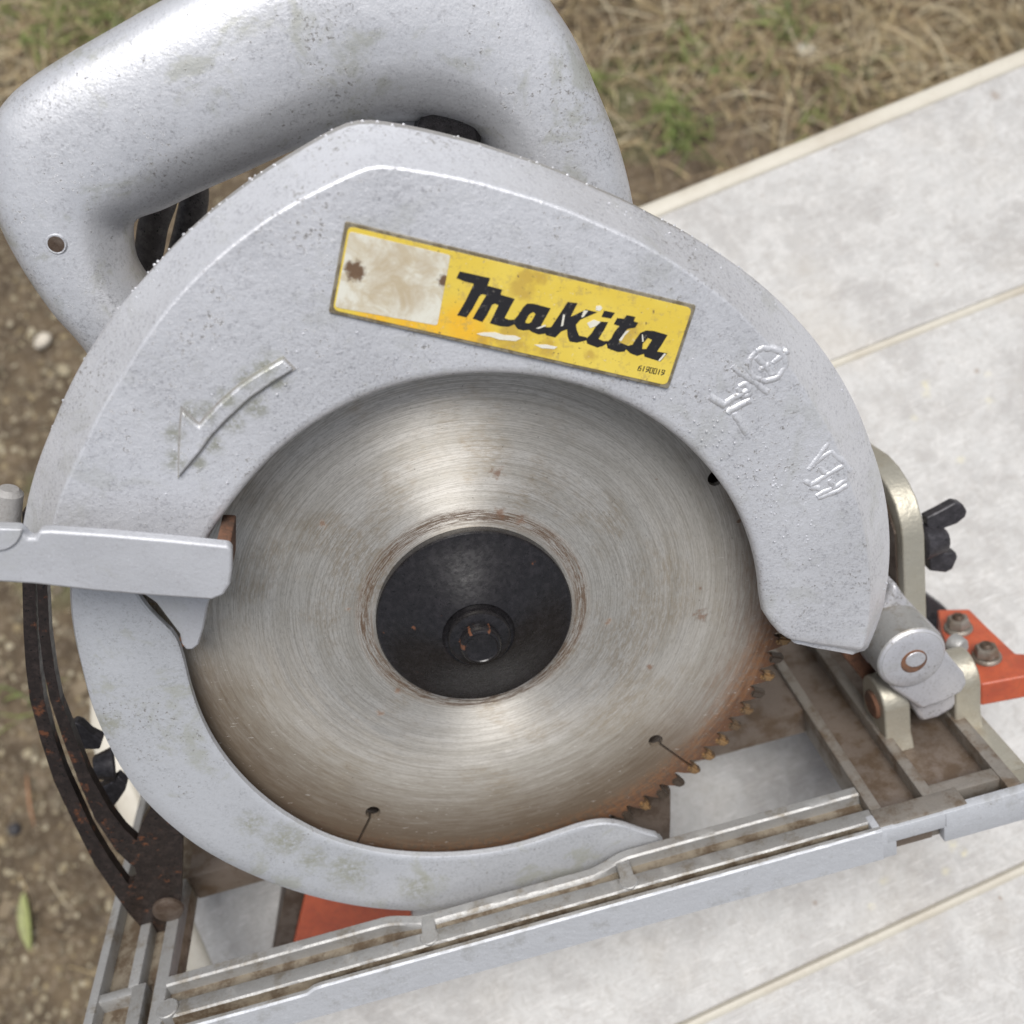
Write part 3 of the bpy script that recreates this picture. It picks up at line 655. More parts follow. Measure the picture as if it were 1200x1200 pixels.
# nameplate
LX = uvl([(404.5, 258.8), (815.7, 357.5), (783, 455.4), (385, 366)], 20.6)
def plate_mats():
    b = NB('plate_edge'); c = b.mix(b.step(b.noise(.5, 4, .7), .4, .6), (0.16, 0.13, 0.08), (0.27, 0.24, 0.18)); MAT['plate_edge'] = b.done(c, .5, .3)
    b = NB('plate_yellow')
    c = b.mix(b.step(b.noise(0.05, 3), .4, .65), (0.66, 0.49, 0.065), (0.70, 0.54, 0.09))
    og = b.spots([UV(540, 385, 20.6)+(9,), UV(505, 385, 20.6)+(8,), UV(440, 372, 20.6)+(6,), UV(480, 380, 20.6)+(6,)], .9, .8, .1); c = b.mix(b.ma('MULTIPLY', og, .8), c, (0.78, 0.42, 0.02))
    br = b.spots([UV(618, 328, 20.6)+(4.5,), UV(608, 338, 20.6)+(4,), UV(632, 324, 20.6)+(3,), UV(735, 392, 20.6)+(4.,), UV(600, 395, 20.6)+(5,), UV(565, 398, 20.6)+(3,), UV(640, 408, 20.6)+(3,), UV(690, 415, 20.6)+(2.5,)], .8, 2.2, .35); c = b.mix(b.ma('MULTIPLY', br, .55), c, (0.36, 0.21, 0.05))
    c = b.mix(b.ma('MULTIPLY', b.step(b.noise(.45, 5, .75), .52, .66), .6), c, (0.42, 0.31, 0.10))
    c = b.mix(b.ma('MULTIPLY', b.step(b.noise(1.2, 4, .7), .66, .7), .7), c, (0.66, 0.62, 0.50))
    c = b.mix(b.step(b.noise(0.8, 4, .7), .64, .68), c, (0.16, 0.11, 0.05))
    MAT['yellow'] = b.done(c, b.ma('ADD', b.ma('MULTIPLY', b.noise(.6, 3), .3), .25), 0.0, b.bump(b.noise(.7, 3), .2, .2))
    b = NB('plate_white')
    c = b.mix(b.step(b.noise(0.14, 5, .7, dist=.6), .40, .62), (0.66, 0.65, 0.57), (0.52, 0.46, 0.34))
    c = b.mix(b.spots([UV(417, 317, 20.6)+(2.6,), UV(410, 313, 20.6)+(1.6,), UV(520, 328, 20.6)+(1.6,)], .5, 1.3, .9), c, (0.14, 0.085, 0.05))
    c = b.mix(b.ma('MULTIPLY', b.spots([UV(455, 320, 20.6)+(8,), UV(480, 345, 20.6)+(7,), UV(500, 310, 20.6)+(4,)], .8, 1.8, .3), .5), c, (0.40, 0.31, 0.19))
    MAT['cream'] = b.done(c, .4, 0.0, b.bump(b.noise(.6, 3), .25, .2))
    b = NB('plate_black'); c = b.mix(b.ma('MULTIPLY', b.step(b.noise(.7, 5, .8), .60, .66), .55), (0.014, 0.013, 0.015), (0.25, 0.23, 0.20)); MAT['ink'] = b.done(c, .4)
    b = NB('scrape_white'); MAT['scrape'] = b.done(b.mix(b.noise(.8, 3), (0.62, 0.58, 0.46), (0.75, 0.74, 0.68)), .5)
plate_mats()
def inset(poly, d):
    c = np.mean(np.array(poly), axis=0); res = []; n = len(poly)
    for i in range(n):
        p = np.array(poly[i]); a = np.array(poly[i-1]); b_ = np.array(poly[(i+1) % n])
        e1 = (a-p)/np.linalg.norm(a-p); e2 = (b_-p)/np.linalg.norm(b_-p); res.append(tuple(p+(e1+e2)*d/np.sqrt(1-(e1@e2)**2)))
    return res
def rounded(poly, r, k=4):
    res = []; n = len(poly)
    for i in range(n):
        p = np.array(poly[i]); a = np.array(poly[i-1]); b_ = np.array(poly[(i+1) % n])
        p0 = p+(a-p)/np.linalg.norm(a-p)*r; p1 = p+(b_-p)/np.linalg.norm(b_-p)*r
        for j in range(k+1): t = j/k; res.append(tuple((1-t)**2*p0+2*t*(1-t)*p+t*t*p1))
    return res
NP = add_prism('nameplate', rounded(LX, .6), 20.0, 20.95, 'plate_edge', SAW, 0.15); NP['label'] = 'worn yellow nameplate with black script lettering'
add_prism('yellow_face', rounded(inset(LX, 0.8), 1.3), 20.5, 21.10, 'yellow', NP, 0.05, 1)
WP = uvl([(409.5, 271), (528, 299), (512.5, 381.5), (392.5, 360)], 21.1)
add_prism('blank_panel', rounded(WP, .7), 20.6, 21.18, 'cream', NP, 0.04, 1)
def flat_poly(acc, loops, w0, w1):
    L3 = [[Vector((x, y, 0)) for x, y in l] for l in loops]; tri = tessellate_polygon(L3); allp = [p for l in loops for p in l]; n = len(allp)
    V = [(x, y, w0) for x, y in allp]+[(x, y, w1) for x, y in allp]; Fc = [tuple(t)[::-1] for t in tri]+[tuple(i+n for i in t) for t in tri]; k = 0
    for l in loops:
        m = len(l); Fc += [(k+i, k+(i+1) % m, n+k+(i+1) % m, n+k+i) for i in range(m)]; k += m
    acc.add(V, Fc)
Z4 = lambda l: uvl([(500+x/7.5, 300+y/7.5) for x, y in l], 21.2)
Z5 = lambda l: uvl([(640+x/7.5, 320+y/7.5) for x, y in l], 21.2)
letters = [
 [Z4([(262, 195), (290, 135), (558, 195), (535, 262), (662, 295), (650, 340), (775, 378), (740, 440), (685, 545), (725, 562), (771, 560), (771, 600), (720, 622), (650, 618), (555, 592), (590, 520), (632, 432), (600, 418), (575, 430), (530, 520), (490, 580), (405, 550), (450, 470), (525, 345), (490, 335), (465, 350), (400, 470), (350, 540), (268, 522), (340, 400), (415, 245), (330, 222)])],
 [Z4([(770, 560), (805, 520), (850, 450), (885, 418), (940, 420), (1090, 460), (1040, 550), (1005, 612), (1062, 628), (1062, 680), (985, 690), (925, 668), (900, 650), (850, 655), (800, 642), (770, 600)]), Z4([(935, 493), (958, 510), (920, 580), (900, 593), (868, 588), (870, 570), (900, 515)])],
 [Z5([(190, 255), (275, 265), (215, 385), (350, 322), (450, 345), (300, 410), (262, 455), (270, 500), (290, 550), (358, 565), (352, 592), (270, 612), (205, 600), (188, 550), (185, 495), (135, 512), (80, 567), (-5, 545), (10, 478), (45, 475)])],
 [Z5([(510, 330), (605, 350), (570, 400), (488, 385)])],
 [Z5([(460, 425), (545, 432), (510, 500), (460, 580), (510, 600), (540, 598), (545, 612), (500, 640), (450, 655), (360, 620), (352, 580), (400, 530), (440, 465)])],
 [Z5([(625, 395), (685, 403), (710, 370), (785, 385), (770, 425), (808, 437), (785, 480), (715, 490), (690, 530), (640, 605), (680, 622), (722, 640), (690, 690), (630, 695), (540, 660), (530, 610), (570, 580), (600, 520), (645, 465), (595, 450)])],
 [Z5([(720, 640), (760, 630), (790, 580), (830, 525), (880, 505), (950, 510), (1068, 545), (1010, 640), (975, 690), (1065, 705), (1005, 778), (865, 735), (860, 710), (800, 728), (740, 705), (702, 670)]), Z5([(895, 570), (932, 588), (880, 668), (845, 668), (850, 620)])]]
for L in letters:
    acc = Acc(); flat_poly(acc, L, 21.0, 21.17); newobj('letter', acc.V, acc.F, 'ink', NP, smooth=False)
# tiny part number 6190019
SEG = {'6': [[(1, 1), (0, .7), (0, 0), (1, 0), (1, .5), (0, .5)]], '1': [[(.5, 0), (.5, 1)]], '9': [[(0, 0), (1, .3), (1, 1), (0, 1), (0, .5), (1, .5)]], '0': [[(0, 0), (1, 0), (1, 1), (0, 1), (0, 0)]]}
acc = Acc(); o0 = np.array(UV(747.5, 434, 21.2)); o1 = np.array(UV(779, 440.5, 21.2)); dx = (o1-o0)/7; hy = np.array(UV(749, 428.5, 21.2))-np.array(UV(747, 434.5, 21.2))
for i, chx in enumerate('6190019'):
    for l in SEG[chx]:
        tube(acc, [(*(o0+dx*i+dx*.62*x+hy*y), 21.12) for x, y in l], 0.13, 4)
newobj('part_number', acc.V, acc.F, 'ink', NP, smooth=False)
for l in ([(438, 683), (500, 672), (600, 670), (680, 695), (780, 700), (830, 725), (780, 748), (640, 735), (560, 710), (480, 700)], [(945, 780), (1050, 778), (1150, 800), (1120, 818), (1010, 810)], [(960, 635), (1040, 605), (1050, 615), (985, 640)]):
    acc = Acc(); flat_poly(acc, [Z4(l)], 21.05, 21.19); newobj('scrape', acc.V, acc.F, 'scrape', NP, smooth=False)
for l in ([(440, 290), (480, 285), (495, 310), (470, 335), (435, 325)], [(330, 330), (370, 330), (330, 385), (308, 390)], [(150, 360), (165, 370), (150, 460), (130, 470)], [(360, 440), (420, 410), (480, 430), (440, 465), (385, 485)], [(700, 510), (735, 505), (690, 550), (660, 600), (640, 590)], [(1040, 705), (1055, 712), (1000, 775), (985, 770)], [(842, 540), (850, 540), (858, 600), (845, 605)]):
    acc = Acc(); flat_poly(acc, [Z5(l)], 21.05, 21.20); newobj('scrape', acc.V, acc.F, 'scrape', NP, smooth=False)

# lower guard
tab_in = [(160, 90), (166, 88), (170, 84.5), (176, 77.2), (182, 76.3), (189.1, 76.7), (199.9, 77.9), (212.1, 79.2), (224.5, 80.6), (237, 81.8), (247.3, 81.9), (263.7, 81.2), (276.6, 80.8), (286, 80), (292, 80.2), (296.5, 82), (300, 86.5), (302.5, 95), (304, 101)]
tab_out = [(160, 103.5), (169.4, 103.2), (182.2, 102.8), (192.9, 104.2), (206.5, 106.4), (219.8, 107.0), (231, 106.6), (241.3, 106.6), (248.7, 106.6), (262, 106.5), (280, 106), (304, 104)]
def itab(tab, x, sig=1.5):
    s_ = 0; wsum = 0
    for d in (-3, -2, -1, 0, 1, 2, 3): k = math.exp(-.5*(d/sig)**2); s_ += interp(tab, x+d)*k; wsum += k
    return s_/wsum
rows = []
for a in np.arange(160, 304.01, 1.25):
    ri, ro = itab(tab_in, a), itab(tab_out, a); ri = min(ri, ro-2.4); w0 = 10.0
    prof = [(ri+.6, w0-2.6), (ri, w0-1.8), (ri+.25, w0-.4), (ri+.9, w0), (ri+2.4 if ro-ri > 6 else ri+1.2, w0-.15)]
    if ro-ri > 12: prof += [((ri+ro)/2, w0-.1), (ro-6, w0-.1), (ro-3.2, w0-.4)]
    else: prof += [((ri+ro)/2, w0-.1), (ri+(ro-ri)*.7, w0-.2), (ri+(ro-ri)*.8, w0-.4)]
    prof += [(ro-.9, w0-1.6), (ro, w0-3.6), (ro+.1, -8 if a < 286 else w0-4.0), (ro-1.5, -9 if a < 286 else w0-4.3), (ro-1.6, w0-4.4), (ri+min(2.5, (ro-ri)*.5), w0-2.8)]
    rows.append([pw(r, a, w) for r, w in prof])
V, Fc = loft(rows); LG = newobj('lower_guard', V, Fc, 'lower', SAW); LG['label'] = 'scuffed silver grey swinging lower guard'
# stop lug
lug = uvl([(160, 690), (250, 690), (243, 712), (239, 735), (233, 755), (226, 761), (218, 761), (213, 754), (211, 743), (183, 706)], 12.5)
o = add_prism('stop_lug', lug, 8, 12.8, 'lever', SAW, .5)
acc = Acc()
for x, y, r in ((213, 735, .8), (214.5, 742, 1.0), (213, 750, .8), (216, 756, .9), (205, 727, .6), (198, 722, .5)): 
    c = UV(x, y, 12); acc.add([(c[0]+q.x*r, c[1]+q.y*r, 11.4+q.z*r*1.3) for q in IV], IF)
newobj('rust_patch', acc.V, acc.F, 'rust', o)

# retracting lever: channel across the guard
lev = uvl([(-40, 617), (22, 619), (28, 625), (33, 631), (41, 631), (45, 622.5), (60, 622), (120, 626), (200, 633), (268, 640), (271.5, 645), (272, 668), (270, 685), (262, 698), (248, 703.5), (180, 699), (110, 693), (40, 685), (-40, 680)], 31)
LV = add_prism('lever', lev, 27.8, 31, 'lever', SAW, 1.0, 3); LV['label'] = 'silver painted flat retracting lever'
e0 = UV(271.5, 650, 31); e1 = UV(271.5, 690, 31); ein = UV(263, 648, 31)
acc = Acc()
def quadbox(p, q, th, wa, wb, mi=0):
    p, q = np.array(p), np.array(q); d = (q-p)/np.linalg.norm(q-p); nn = np.array([d[1], -d[0]])*th; Vv, Ff = prism([tuple(p), tuple(q), tuple(q-nn), tuple(p-nn)], wa, wb); acc.add(Vv, Ff, mi)
tp = UV(272.5, 641, 31); bt = UV(270, 688, 31)
quadbox(UV(268.5, 645, 31), UV(268, 690, 31), -3.2, 13, 29); o = newobj('lever_end', acc.V, acc.F, 'rust', LV, smooth=False); bevel(o, .5, 2); o['label'] = 'rusty inner end of the lever'
acc = Acc(); pb = UV(150, 697, 31); pe = UV(262, 702, 31); quadbox(UV(150, 692, 31), UV(262, 698, 31), 3.0, 12, 29); o = newobj('lever_flange', acc.V, acc.F, 'lever', LV, smooth=False); bevel(o, .8, 2)
hd = uvl([(-40, 618.5), (26, 620.5)]+[(-3+29*math.cos(q), 619+27*math.sin(q)) for q in np.linspace(.12, 1.9, 14)], 31.5); o = add_prism('lever_boss', hd, 30.4, 31.55, 'lever', LV, .4)

# spring post at the left edge, behind the guard
acc = Acc(); c0 = Vector((*UV(11, 572, 4), 4)); c1 = Vector((*UV(4, 628, 4), 4)); ax_ = (c1-c0)
cyl(acc, c0, ax_, 3.3, 3.6, ax_.length, 24, 0, 1.2)
newobj('guard_stop_post', acc.V, acc.F, 'wall', SAW)

# handle
HW = -34.0
outer = spline(uvl([(190, 520), (150, 462), (101, 392), (67, 353), (30, 297), (3, 240), (-3, 190), (0, 140), (16, 112), (43, 88), (83, 62), (140, 29), (193, -1), (300, -58), (400, -98), (490, -112), (560, -92), (610, -45), (640, 0), (667, 42), (693, 100), (717, 160), (733, 220), (742, 280), (748, 340)], HW), 120)
inner = spline(uvl([(300, 470), (250, 420), (190, 350), (163, 313), (156, 285), (160, 258), (197, 243), (230, 227), (280, 205), (315, 189), (360, 170), (400, 156), (440, 146), (480, 142), (520, 146), (552, 158), (572, 180), (584, 215), (592, 250), (600, 300), (606, 350)], HW), 120)
# resample the inner curve so that it pairs with the nearest arc fraction of the outer one
rows = []
for i in range(120):
    o_, i_ = outer[i], inner[i]; c = (o_+i_)/2; hx = (o_-i_)/2; row = []
    for k in range(28):
        t = 2*math.pi*k/28; ct, st_ = math.cos(t), math.sin(t); ex = 2/3.4 if ct > 0 else 2/(2.2+1.2*(1+ct)**3)
        a = math.copysign(abs(ct)**ex, ct); b_ = math.copysign(abs(st_)**ex, st_)
        if a > 0 and False: pass
        q = c+hx*a; row.append((q[0], q[1], HW+15.5*b_ - (2.5*(1-a)*0 )))
    rows.append(row)
V, Fc = loft(rows); HD = newobj('handle', V, Fc, 'handle', SAW); HD['label'] = 'polished cast aluminium loop handle'; HD.data.shade_smooth()
# screw hole in the handle
c = UV(66, 286, HW+15.5); acc = Acc(); cyl(acc, (c[0], c[1], HW+14.4), (0, 0, 1), 2.0, 2.0, 1.35, 24, 0, .1); o = newobj('screw_hole', acc.V, acc.F, 'rust', HD)
V, Fc = lathe([(1.6, HW+15.2), (1.9, HW+15.75), (2.2, HW+15.8), (2.6, HW+15.3)], 24); V = [(x+c[0], y+c[1], w) for x, y, w in V]; newobj('hole_rim', V, Fc, 'handle', o)
o.data.materials[0] = MAT['darkmetal']
# trigger and the dull web behind it
web = uvl([(360, 190), (430, 130), (480, 112), (540, 112), (575, 150), (600, 260), (380, 260)], -36)
o = add_prism('handle_web', web, -44, -33, 'lower', HD, 2.0, 3)
acc = Acc(); c = UV(525, 158, -30); cyl(acc, (c[0], c[1], -36), (0, 0, 1), 8.5, 8, 10, 32, 0, 1.5); newobj('switch_button', acc.V, acc.F, 'black', SAW)

# motor and gear housing behind the guard
acc = Acc(); cyl(acc, (2, 8, -24), (0, 0, -1), 62, 50, 34, 64, 0, 4); o = newobj('gear_housing', acc.V, acc.F, 'pivot', SAW)
acc = Acc(); cyl(acc, (2, 6, -58), (0, 0, -1), 46, 44, 91, 64, 0, 5)
for k in range(24):
    a = k*2*math.pi/24; cx, cy = 2+44.5*math.cos(a), 6+44.5*math.sin(a); Vv, Ff = prism([(cx-1.3*math.sin(a)-1.5*math.cos(a), cy+1.3*math.cos(a)-1.5*math.sin(a)), (cx+1.3*math.sin(a)-1.5*math.cos(a), cy-1.3*math.cos(a)-1.5*math.sin(a)), (cx+1.3*math.sin(a)+1.8*math.cos(a), cy-1.3*math.cos(a)+1.8*math.sin(a)), (cx-1.3*math.sin(a)+1.8*math.cos(a), cy+1.3*math.cos(a)+1.8*math.sin(a))], -135, -66); acc.add(Vv, Ff)
newobj('motor_housing', acc.V, acc.F, 'pivot', SAW, smooth=False)
# power cord seen through the handle loop
acc = Acc()
for pth in ([(150, 330, -62), (172, 300, -62), (180, 262, -60), (192, 228, -62), (200, 190, -66), (190, 120, -80), (150, 90, -100)], [(200, 380, -70), (208, 320, -70), (222, 262, -70), (228, 225, -72), (222, 180, -75), (240, 130, -80)]):
    tube(acc, spline([(*UV(x, y, w), w) for x, y, w in pth], 40), 4.0, 14)
newobj('power_cord', acc.V, acc.F, 'cord', SAW)

# depth guide: slotted quadrant plate
GW = -11
outer_l = [(26, 680), (27.5, 740), (30, 780), (35, 820), (47.5, 867), (63, 915), (85, 962), (111, 1013), (139, 1054), (152, 1072), (166, 1087)]
outer_r = [(41, 680), (43, 740), (47, 785), (52, 820), (62, 861), (76, 902), (92, 937), (108, 972), (127, 1004), (150, 1036)]
inn_l = [(43, 680), (45.5, 740), (51, 785), (58.6, 820), (74, 867), (92, 915), (111, 959), (136, 997), (154, 1014)]
inn_r = [(55, 680), (58, 740), (64, 785), (71, 820), (87, 861), (104, 905), (127, 947), (146, 972), (160, 985), (166, 965), (176, 948)]
up = [(22, 560), (34, 560)]
poly_o = uvl(outer_l, GW); poly = poly_o + uvl([(178, 1092), (190, 1096), (203, 1096), (209, 1085), (212, 1060), (214, 985), (217, 940)], GW) + uvl(inn_r[::-1], GW) + uvl([(56, 600), (26, 600)], GW)
slot = uvl([(x, y) for x, y in outer_r], GW) + uvl([(157, 1034), (160, 1024), (158, 1016)], GW) + uvl(inn_l[::-1], GW)
acc = Acc(); flat_poly(acc, [poly, slot], GW-3.2, GW); DG = newobj('depth_guide', acc.V, acc.F, 'guide', SAW, smooth=False); DG['label'] = 'blackened slotted depth guide plate'
c = UV(197, 1065, GW); V, Fc = lathe([(5.0, GW-.2), (4.7, GW+.9), (3.4, GW+1.5), (0.01, GW+1.7)], 28); V = [(x+c[0], y+c[1], w) for x, y, w in V]; newobj('rivet', V, Fc, 'darkmetal', DG)
# wing nut on the guide, behind it
def wing(name, polys, w0, w1, hub, label):
    acc = Acc()
    for p in polys: Vv, Ff = prism(p, w0, w1); acc.add(Vv, Ff)
    o = newobj('wing', acc.V, acc.F, 'wing', None); return o
WN = None
def wingnut(wings, hubc, hubr, hubdir, hubl, w, label):
    acc = Acc(); cyl(acc, hubc, hubdir, hubr*1.1, hubr*.75, hubl, 20, 0, .8); H = newobj('wing_nut', acc.V, acc.F, 'wing', SAW); H['label'] = label
    for p in wings: add_prism('wing', uvl(p, w), w-1.9, w+1.9, 'wing', H, 0.55, 2)
    return H
wingnut([[(80, 848), (90, 842), (98, 845), (108, 855), (122, 862), (118, 874), (95, 874), (86, 868)], [(112, 922), (128, 915), (140, 905), (150, 914), (148, 922), (140, 934), (129, 948), (120, 940)]],
        (*UV(135, 895, -30), -30), 5.0, (-1, .1, .25), 6.5, -28, 'grey wing nut behind the depth guide')
wingnut([[(1085, 622), (1082, 604), (1098, 596), (1116, 586), (1125, 588), (1130, 596), (1128, 603), (1118, 611), (1104, 616), (1099, 625), (1100, 634), (1088, 636)], [(1086, 640), (1098, 638), (1104, 646), (1117, 644), (1119, 650), (1113, 664), (1105, 668), (1086, 666)]],
        (*UV(1078, 636, -30), -30), 5.5, (1, .12, .1), 8.5, -31, 'dark wing nut on the bevel bracket')

# ------------------------------------------------------------------ base plate (s, t, w)
BP = bpy.data.objects.new('base', None)
# front rail, lofted profile with a relief for the guard
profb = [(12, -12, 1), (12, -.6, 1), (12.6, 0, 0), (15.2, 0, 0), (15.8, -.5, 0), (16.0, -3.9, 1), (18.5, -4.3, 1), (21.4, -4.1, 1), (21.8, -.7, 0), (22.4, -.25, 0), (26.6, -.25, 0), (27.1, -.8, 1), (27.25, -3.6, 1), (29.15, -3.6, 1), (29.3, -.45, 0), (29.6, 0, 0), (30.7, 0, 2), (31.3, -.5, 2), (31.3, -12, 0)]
rows = []; fm = []
ss = np.concatenate([np.linspace(-119, -50, 28), np.linspace(-49, 26, 50), np.linspace(27, 98.8, 30)])
def sstep(x, a, b_): t = min(1, max(0, (x-a)/(b_-a))); return t*t*(3-2*t)
for s_ in ss:
    rel = sstep(s_, -52, -38)*(1-sstep(s_, 12, 26)); row = []
    lw = 1-sstep(s_, -76, -72)
    for i, (w, t, _) in enumerate(profb):
        dw = dt = 0
        if i <= 4: dw = 3.4*rel*(1-0.0)
        if i in (5, 6, 7): dw = 3.2*rel; dt = 2.6*rel
        if i in (5,): dw = 3.6*rel
        if i >= 14 and i < 18: dt = -1.6*lw
        w2 = w+dw
        if i < 9: w2 = min(w2, 21.5+.05*i)
        row.append(stw(s_, t+dt+(0.12*mnoise.noise(Vector((s_*.3, i, 0))) if 1 < i < 18 else 0), w2))
    rows.append(row)
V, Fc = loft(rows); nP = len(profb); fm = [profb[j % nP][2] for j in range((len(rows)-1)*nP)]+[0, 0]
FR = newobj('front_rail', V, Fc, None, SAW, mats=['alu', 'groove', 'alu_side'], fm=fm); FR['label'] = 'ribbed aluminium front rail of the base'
for px, py in ((499, 1088), (733, 1027)):
    s_ = {499: -38.0, 733: 23.2}[px]; acc = Acc(); a = st2uv(s_, -4)
    c = stw(s_, -4, 24.2); ax3 = Vector(stw(s_, 10, 24.2))-Vector(c); cyl(acc, c, ax3, 2.9, 2.9, 4.15, 24, 0, .3); bbox(acc, s_-2.1, s_+2.1, -4, .05, 16.5, 24, .3)
    newobj('boss', acc.V, acc.F, 'alu', FR)
acc = Acc(); c = stw(-117.2, -5, 24.2); cyl(acc, c, Vector(stw(-117.2, 5, 24.2))-Vector(c), 3.3, 3.3, 5.6, 28, 0, .3); newobj('boss', acc.V, acc.F, 'alu', FR)
# left end frame
acc = Acc()
bbox(acc, -143.3, -140.2, -12, .3, -108, 45, .6)
bbox(acc, -140.25, -119.1, -12, -5, -107, 44, .3, 1)
bbox(acc, -131.6, -128.0, -6, 0.1, -26, 12.4, .6)
bbox(acc, -130.0, -125.6, -6, 0.0, 12.0, 44, .6)
bbox(acc, -140.5, -128.5, -6, -.4, 11.7, 15.0, .6)
bbox(acc, -123.2, -118.9, -6, -.5, -27.5, 46, .6)
o = newobj('end_frame', acc.V, acc.F, None, SAW, mats=['alu', 'groove'], fm=acc.M); o['label'] = 'left end frame of the base'
# rear plate
acc = Acc()
bbox(acc, -119.0, 101.5, -12, -1.6, -108, -28, .6, 0); bbox(acc, -118.9, 100, -3, 0.2, -108, -104, .6, 0)
o = newobj('rear_plate', acc.V, acc.F, 'channel', SAW)
o['label'] = 'tarnished brown rear plate of the base'
# right frame with ribs, channel and cell
acc = Acc()
bbox(acc, 99.0, 102.6, -12, .1, -70, 29, .5, 0)
bbox(acc, 102.3, 115.6, -12, -5.2, -104, 28.5, .3, 1)
bbox(acc, 115.4, 119.2, -12, .1, -104, 28.2, .5, 0)
bbox(acc, 119.0, 139.6, -12, -5.3, -104, 28.3, .3, 1)
bbox(acc, 118.9, 139.6, -6, -.1, 19.4, 24.4, .6, 0)
bbox(acc, 139.3, 143.8, -12, .2, -104, 28.4, .5, 0)
bbox(acc, 143.6, 151.3, -12, -4.2, -104, 28.6, .5, 3)
# outer rim with the stepped underside
bbox(acc, 98.7, 125.8, -6.2, .35, 23.2, 30.2, .5, 0); bbox(acc, 117.8, 165, -12.1, -.1, 28.2, 31.3, .45, 2)
bbox(acc, 96.5, 103.2, -12.0, .0, 24.5, 31.25, .6, 2); bbox(acc, 100, 119, -6.1, -.2, 29.5, 31.3, .4, 2); bbox(acc, 143.5, 165, -12, -3.2, 20, 29, .4, 3)
o = newobj('ribbed_frame', acc.V, acc.F, None, SAW, mats=['rib', 'channel', 'alu_side', 'zinc'], fm=acc.M); o['label'] = 'right ribbed end of the base with tarnished channels'
acc = Acc(); bbox(acc, 102.6, 115.2, -5.4, -4.9, -60, 22.5, .1); 
# hinge ears
def ear(s0, s1, w0, w1, top):
    r = (w1-w0)/2; prof = [(w1+2.2, -5.4), (w1+1.2, -2.5), (w1, 1), (w1, top-r)] + [(w0+r+r*math.cos(q), top-r+r*math.sin(q)) for q in np.linspace(.15, math.pi-.15, 12)] + [(w0, top-r), (w0, -5.4)]
    V = [stw(s0, t, w) for w, t in prof]+[stw(s1, t, w) for w, t in prof]; n = len(prof); Ff = [tuple(range(n)), tuple(range(2*n-1, n-1, -1))]+[(i, i+n, (i+1) % n+n, (i+1) % n) for i in range(n)]
    o = newobj('hinge_ear', V, Ff, 'zinc', SAW); bevel(o, .6, 2, 40); return o
ear(116.9, 125.6, -19, -3.2, 18.5); ear(140.4, 149.2, -19, -3.0, 20)
a = stw(115.8, 8.5, -11); acc = Acc(); cyl(acc, a, Vector(stw(1, 0, 0))-Vector(stw(0, 0, 0)), 4.8, 4.8, 3, 24, 0, .5); newobj('hinge_pin', acc.V, acc.F, 'rust', SAW)
# pivot block: barrel with pin, and nose between the ears
acc = Acc(); bc = UV(1070, 773, 0); cyl(acc, (bc[0], bc[1], -34), (0, 0, 1), 11.0, 11.0, 34, 48, 0, 1.1); PB = newobj('pivot_barrel', acc.V, acc.F, 'alu', SAW)
V, Fc = lathe([(10.9, -1.2), (10.4, -.3), (9.6, .12), (6, .3), (.01, .32)], 48); V = [(x+bc[0], y+bc[1], w) for x, y, w in V]; newobj('barrel_face', V, Fc, 'pivot', PB)
nose = uvl([(1046, 808), (1036, 790), (1068, 760), (1100, 752), (1118, 775), (1131, 790), (1134, 801), (1128, 812), (1105, 824), (1080, 832)], -1.0)
o = add_prism('pivot_nose', nose, -24, -1.0, 'pivot', SAW, 1.2, 3)
nose2 = uvl([(1060, 815), (1128, 800), (1128, 818), (1117, 832), (1100, 842), (1080, 847), (1075, 838)], -3.5)
add_prism('pivot_toe', nose2, -22, -3.5, 'pivot', SAW, 1.5, 3)
V, Fc = lathe([(4.3, -1), (4.2, .42), (3.9, .55), (3.5, .42), (.01, .45)], 32); V = [(x+bc[0]+.2, y+bc[1]-.4, w) for x, y, w in V]; newobj('pivot_pin', V, Fc, 'rust', PB)
V, Fc = lathe([(2.9, .3), (2.6, .60), (.01, .68)], 14); V = [(x*1.2+bc[0]+.6, y+bc[1]+.3, w) for x, y, w in V]; newobj('pin_paint', V, Fc, 'pivot', PB)
# arm from the guard to the barrel
arm = uvl([(1030, 690), (1040, 672), (1052, 690), (1075, 715), (1098, 738), (1060, 765), (1010, 770), (1000, 740)], -20)
add_prism('pivot_arm', arm, -30, -14, 'pivot', SAW, 2.0, 3)
arm2 = uvl([(985, 765), (1000, 752), (1030, 790), (1045, 815), (1035, 818), (1010, 795)], -22); add_prism('pivot_web', arm2, -30, -20, 'rust', SAW, 1.0)
c = UV(1119, 757, -22); acc = Acc(); cyl(acc, (c[0], c[1], -24), (.3, .2, 1), 3.6, 3.0, 5.0, 20, 0, .8); newobj('grease_screw', acc.V, acc.F, 'alu', SAW)
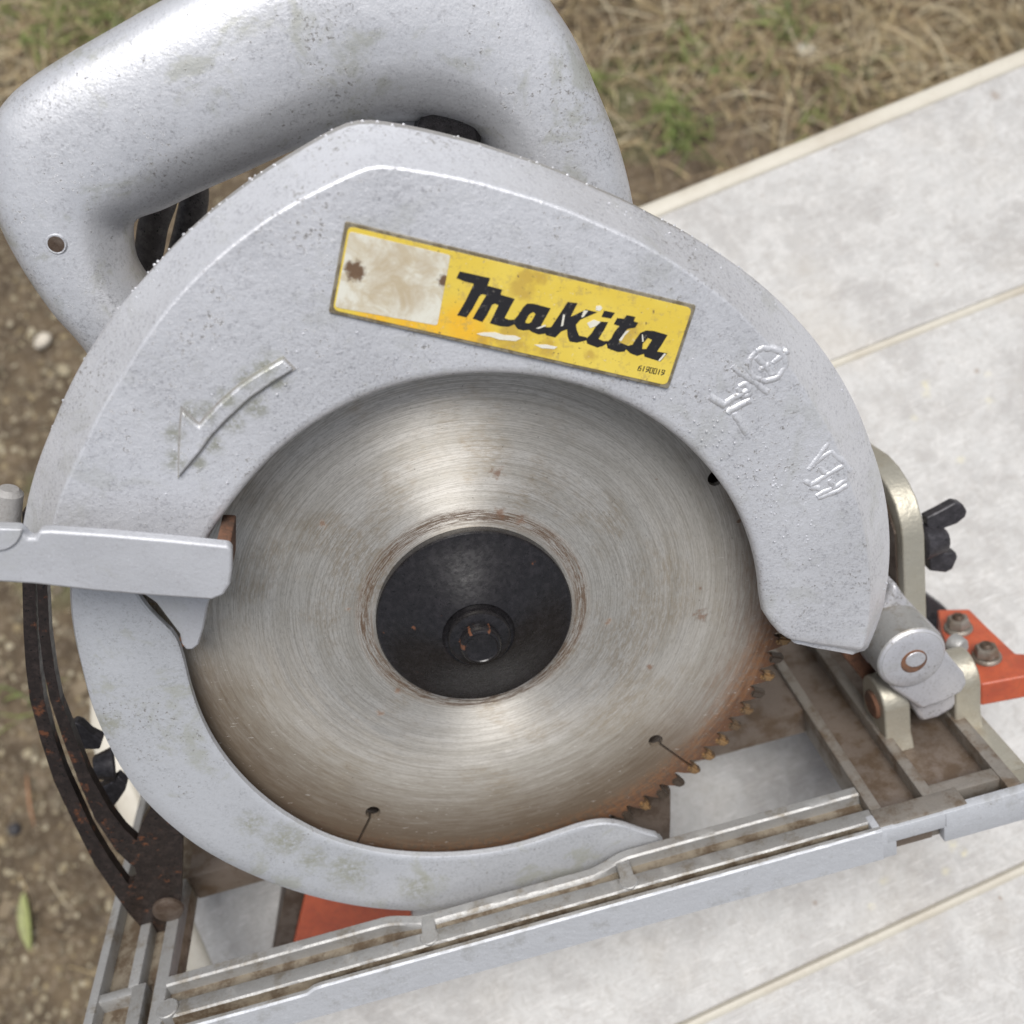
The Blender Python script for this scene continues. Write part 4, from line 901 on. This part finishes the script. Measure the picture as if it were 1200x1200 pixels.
# bevel bracket
prof = [(-20, 2), (-20, 62), (-21, 67), (-24, 72.5), (-29, 76.5), (-35, 79), (-42, 80), (-62, 78), (-62, 2)]
V = [stw(133.2, t, w) for w, t in prof]+[stw(140.4, t, w) for w, t in prof]; n = len(prof)
Ff = [tuple(range(n)), tuple(range(2*n-1, n-1, -1))]+[(i, i+n, (i+1) % n+n, (i+1) % n) for i in range(n)]
o = newobj('bevel_bracket', V, Ff, 'zinc', SAW); bevel(o, .5, 2, 30); o['label'] = 'yellowish zinc plated bevel bracket'
V2 = [stw(132.6, t, w) for w, t in [(-24, 4), (-24, 62), (-29, 70), (-40, 74), (-58, 72), (-58, 4)]]+[stw(133.6, t, w) for w, t in [(-24, 4), (-24, 62), (-29, 70), (-40, 74), (-58, 72), (-58, 4)]]
Ff = [tuple(range(6)), tuple(range(11, 5, -1))]+[(i, i+6, (i+1) % 6+6, (i+1) % 6) for i in range(6)]; newobj('bracket_face', V2, Ff, 'darkmetal', o, smooth=False)
# orange guide holder at the right with two slotted bolts
def base_xy(px, py, t):
    d = ray(px, py); k = (CC@CT-HB+t)/(d@CT); q = d*k-CC; return (float(q@CS), float(q@CN))
opoly = [base_xy(x, y, 1.0) for x, y in ((1098, 714), (1136, 713), (1158, 735), (1190, 765), (1240, 768), (1240, 785), (1150, 802), (1120, 780), (1104, 742))]
n = len(opoly); V = [stw(s_, 1.0, w) for s_, w in opoly]+[stw(s_, -8.5, w) for s_, w in opoly]
Ff = [tuple(range(n)), tuple(range(2*n-1, n-1, -1))]+[(i, i+n, (i+1) % n+n, (i+1) % n) for i in range(n)]
OH = newobj('guide_holder', V, Ff, 'orange', SAW); bevel(OH, .8, 3); OH['label'] = 'orange-red painted metal block with two bolts'
up_ = Vector(stw(0, 1, 0))-Vector(stw(0, 0, 0))
for px, py in ((1123, 737), (1156, 771)):
    s_, w = base_xy(px, py, 1.0); acc = Acc(); c = stw(s_, .9, w); cyl(acc, c, up_, 5.0, 4.8, 1.6, 24, 0, .4); cyl(acc, stw(s_, 2.4, w), up_, 4.2, 3.8, 3.6, 6, 0, .5); cyl(acc, stw(s_, 5.5, w), up_, 2.2, 1.8, 1.8, 16, 1, .4)
    newobj('bolt', acc.V, acc.F, None, OH, mats=['rib', 'darkmetal'], fm=acc.M)
acc = Acc(); pl = uvl([(1086, 698), (1090, 700), (1112, 716), (1116, 730), (1098, 740), (1086, 735)], -62); Vv, Ff = prism(pl, -68, -62); acc.add(Vv, Ff); newobj('clamp_plate', acc.V, acc.F, 'wing', SAW, smooth=False)
# orange block seen under the window at the left
ob = uvl([(374, 980), (474, 955), (486, 1125), (341, 1118)], -46); o = add_prism('orange_block', ob, -84, -46, 'orange', SAW, .8); o['label'] = 'orange-red block seen through the base window'
ob2 = uvl([(348, 985), (374, 982), (341, 1118), (318, 1118)], -47.2); o = add_prism('block_side_shade', ob2, -84, -47.2, 'darkmetal', SAW, .5)  # left end of the orange block, its shade painted in as dark brown
# rusty splitter behind the blade
sp = uvl([(690, 1010), (700, 975), (735, 945), (760, 925), (779, 919), (786, 926), (786, 960), (784, 1010)], -4); add_prism('splitter_plate', sp, -6, -4, 'darkmetal', SAW, .3)

for o in sc.objects:
    if o.parent is None and o.type == 'MESH' and 'kind' not in o and 'label' not in o: print('UNTAGGED', o.name)
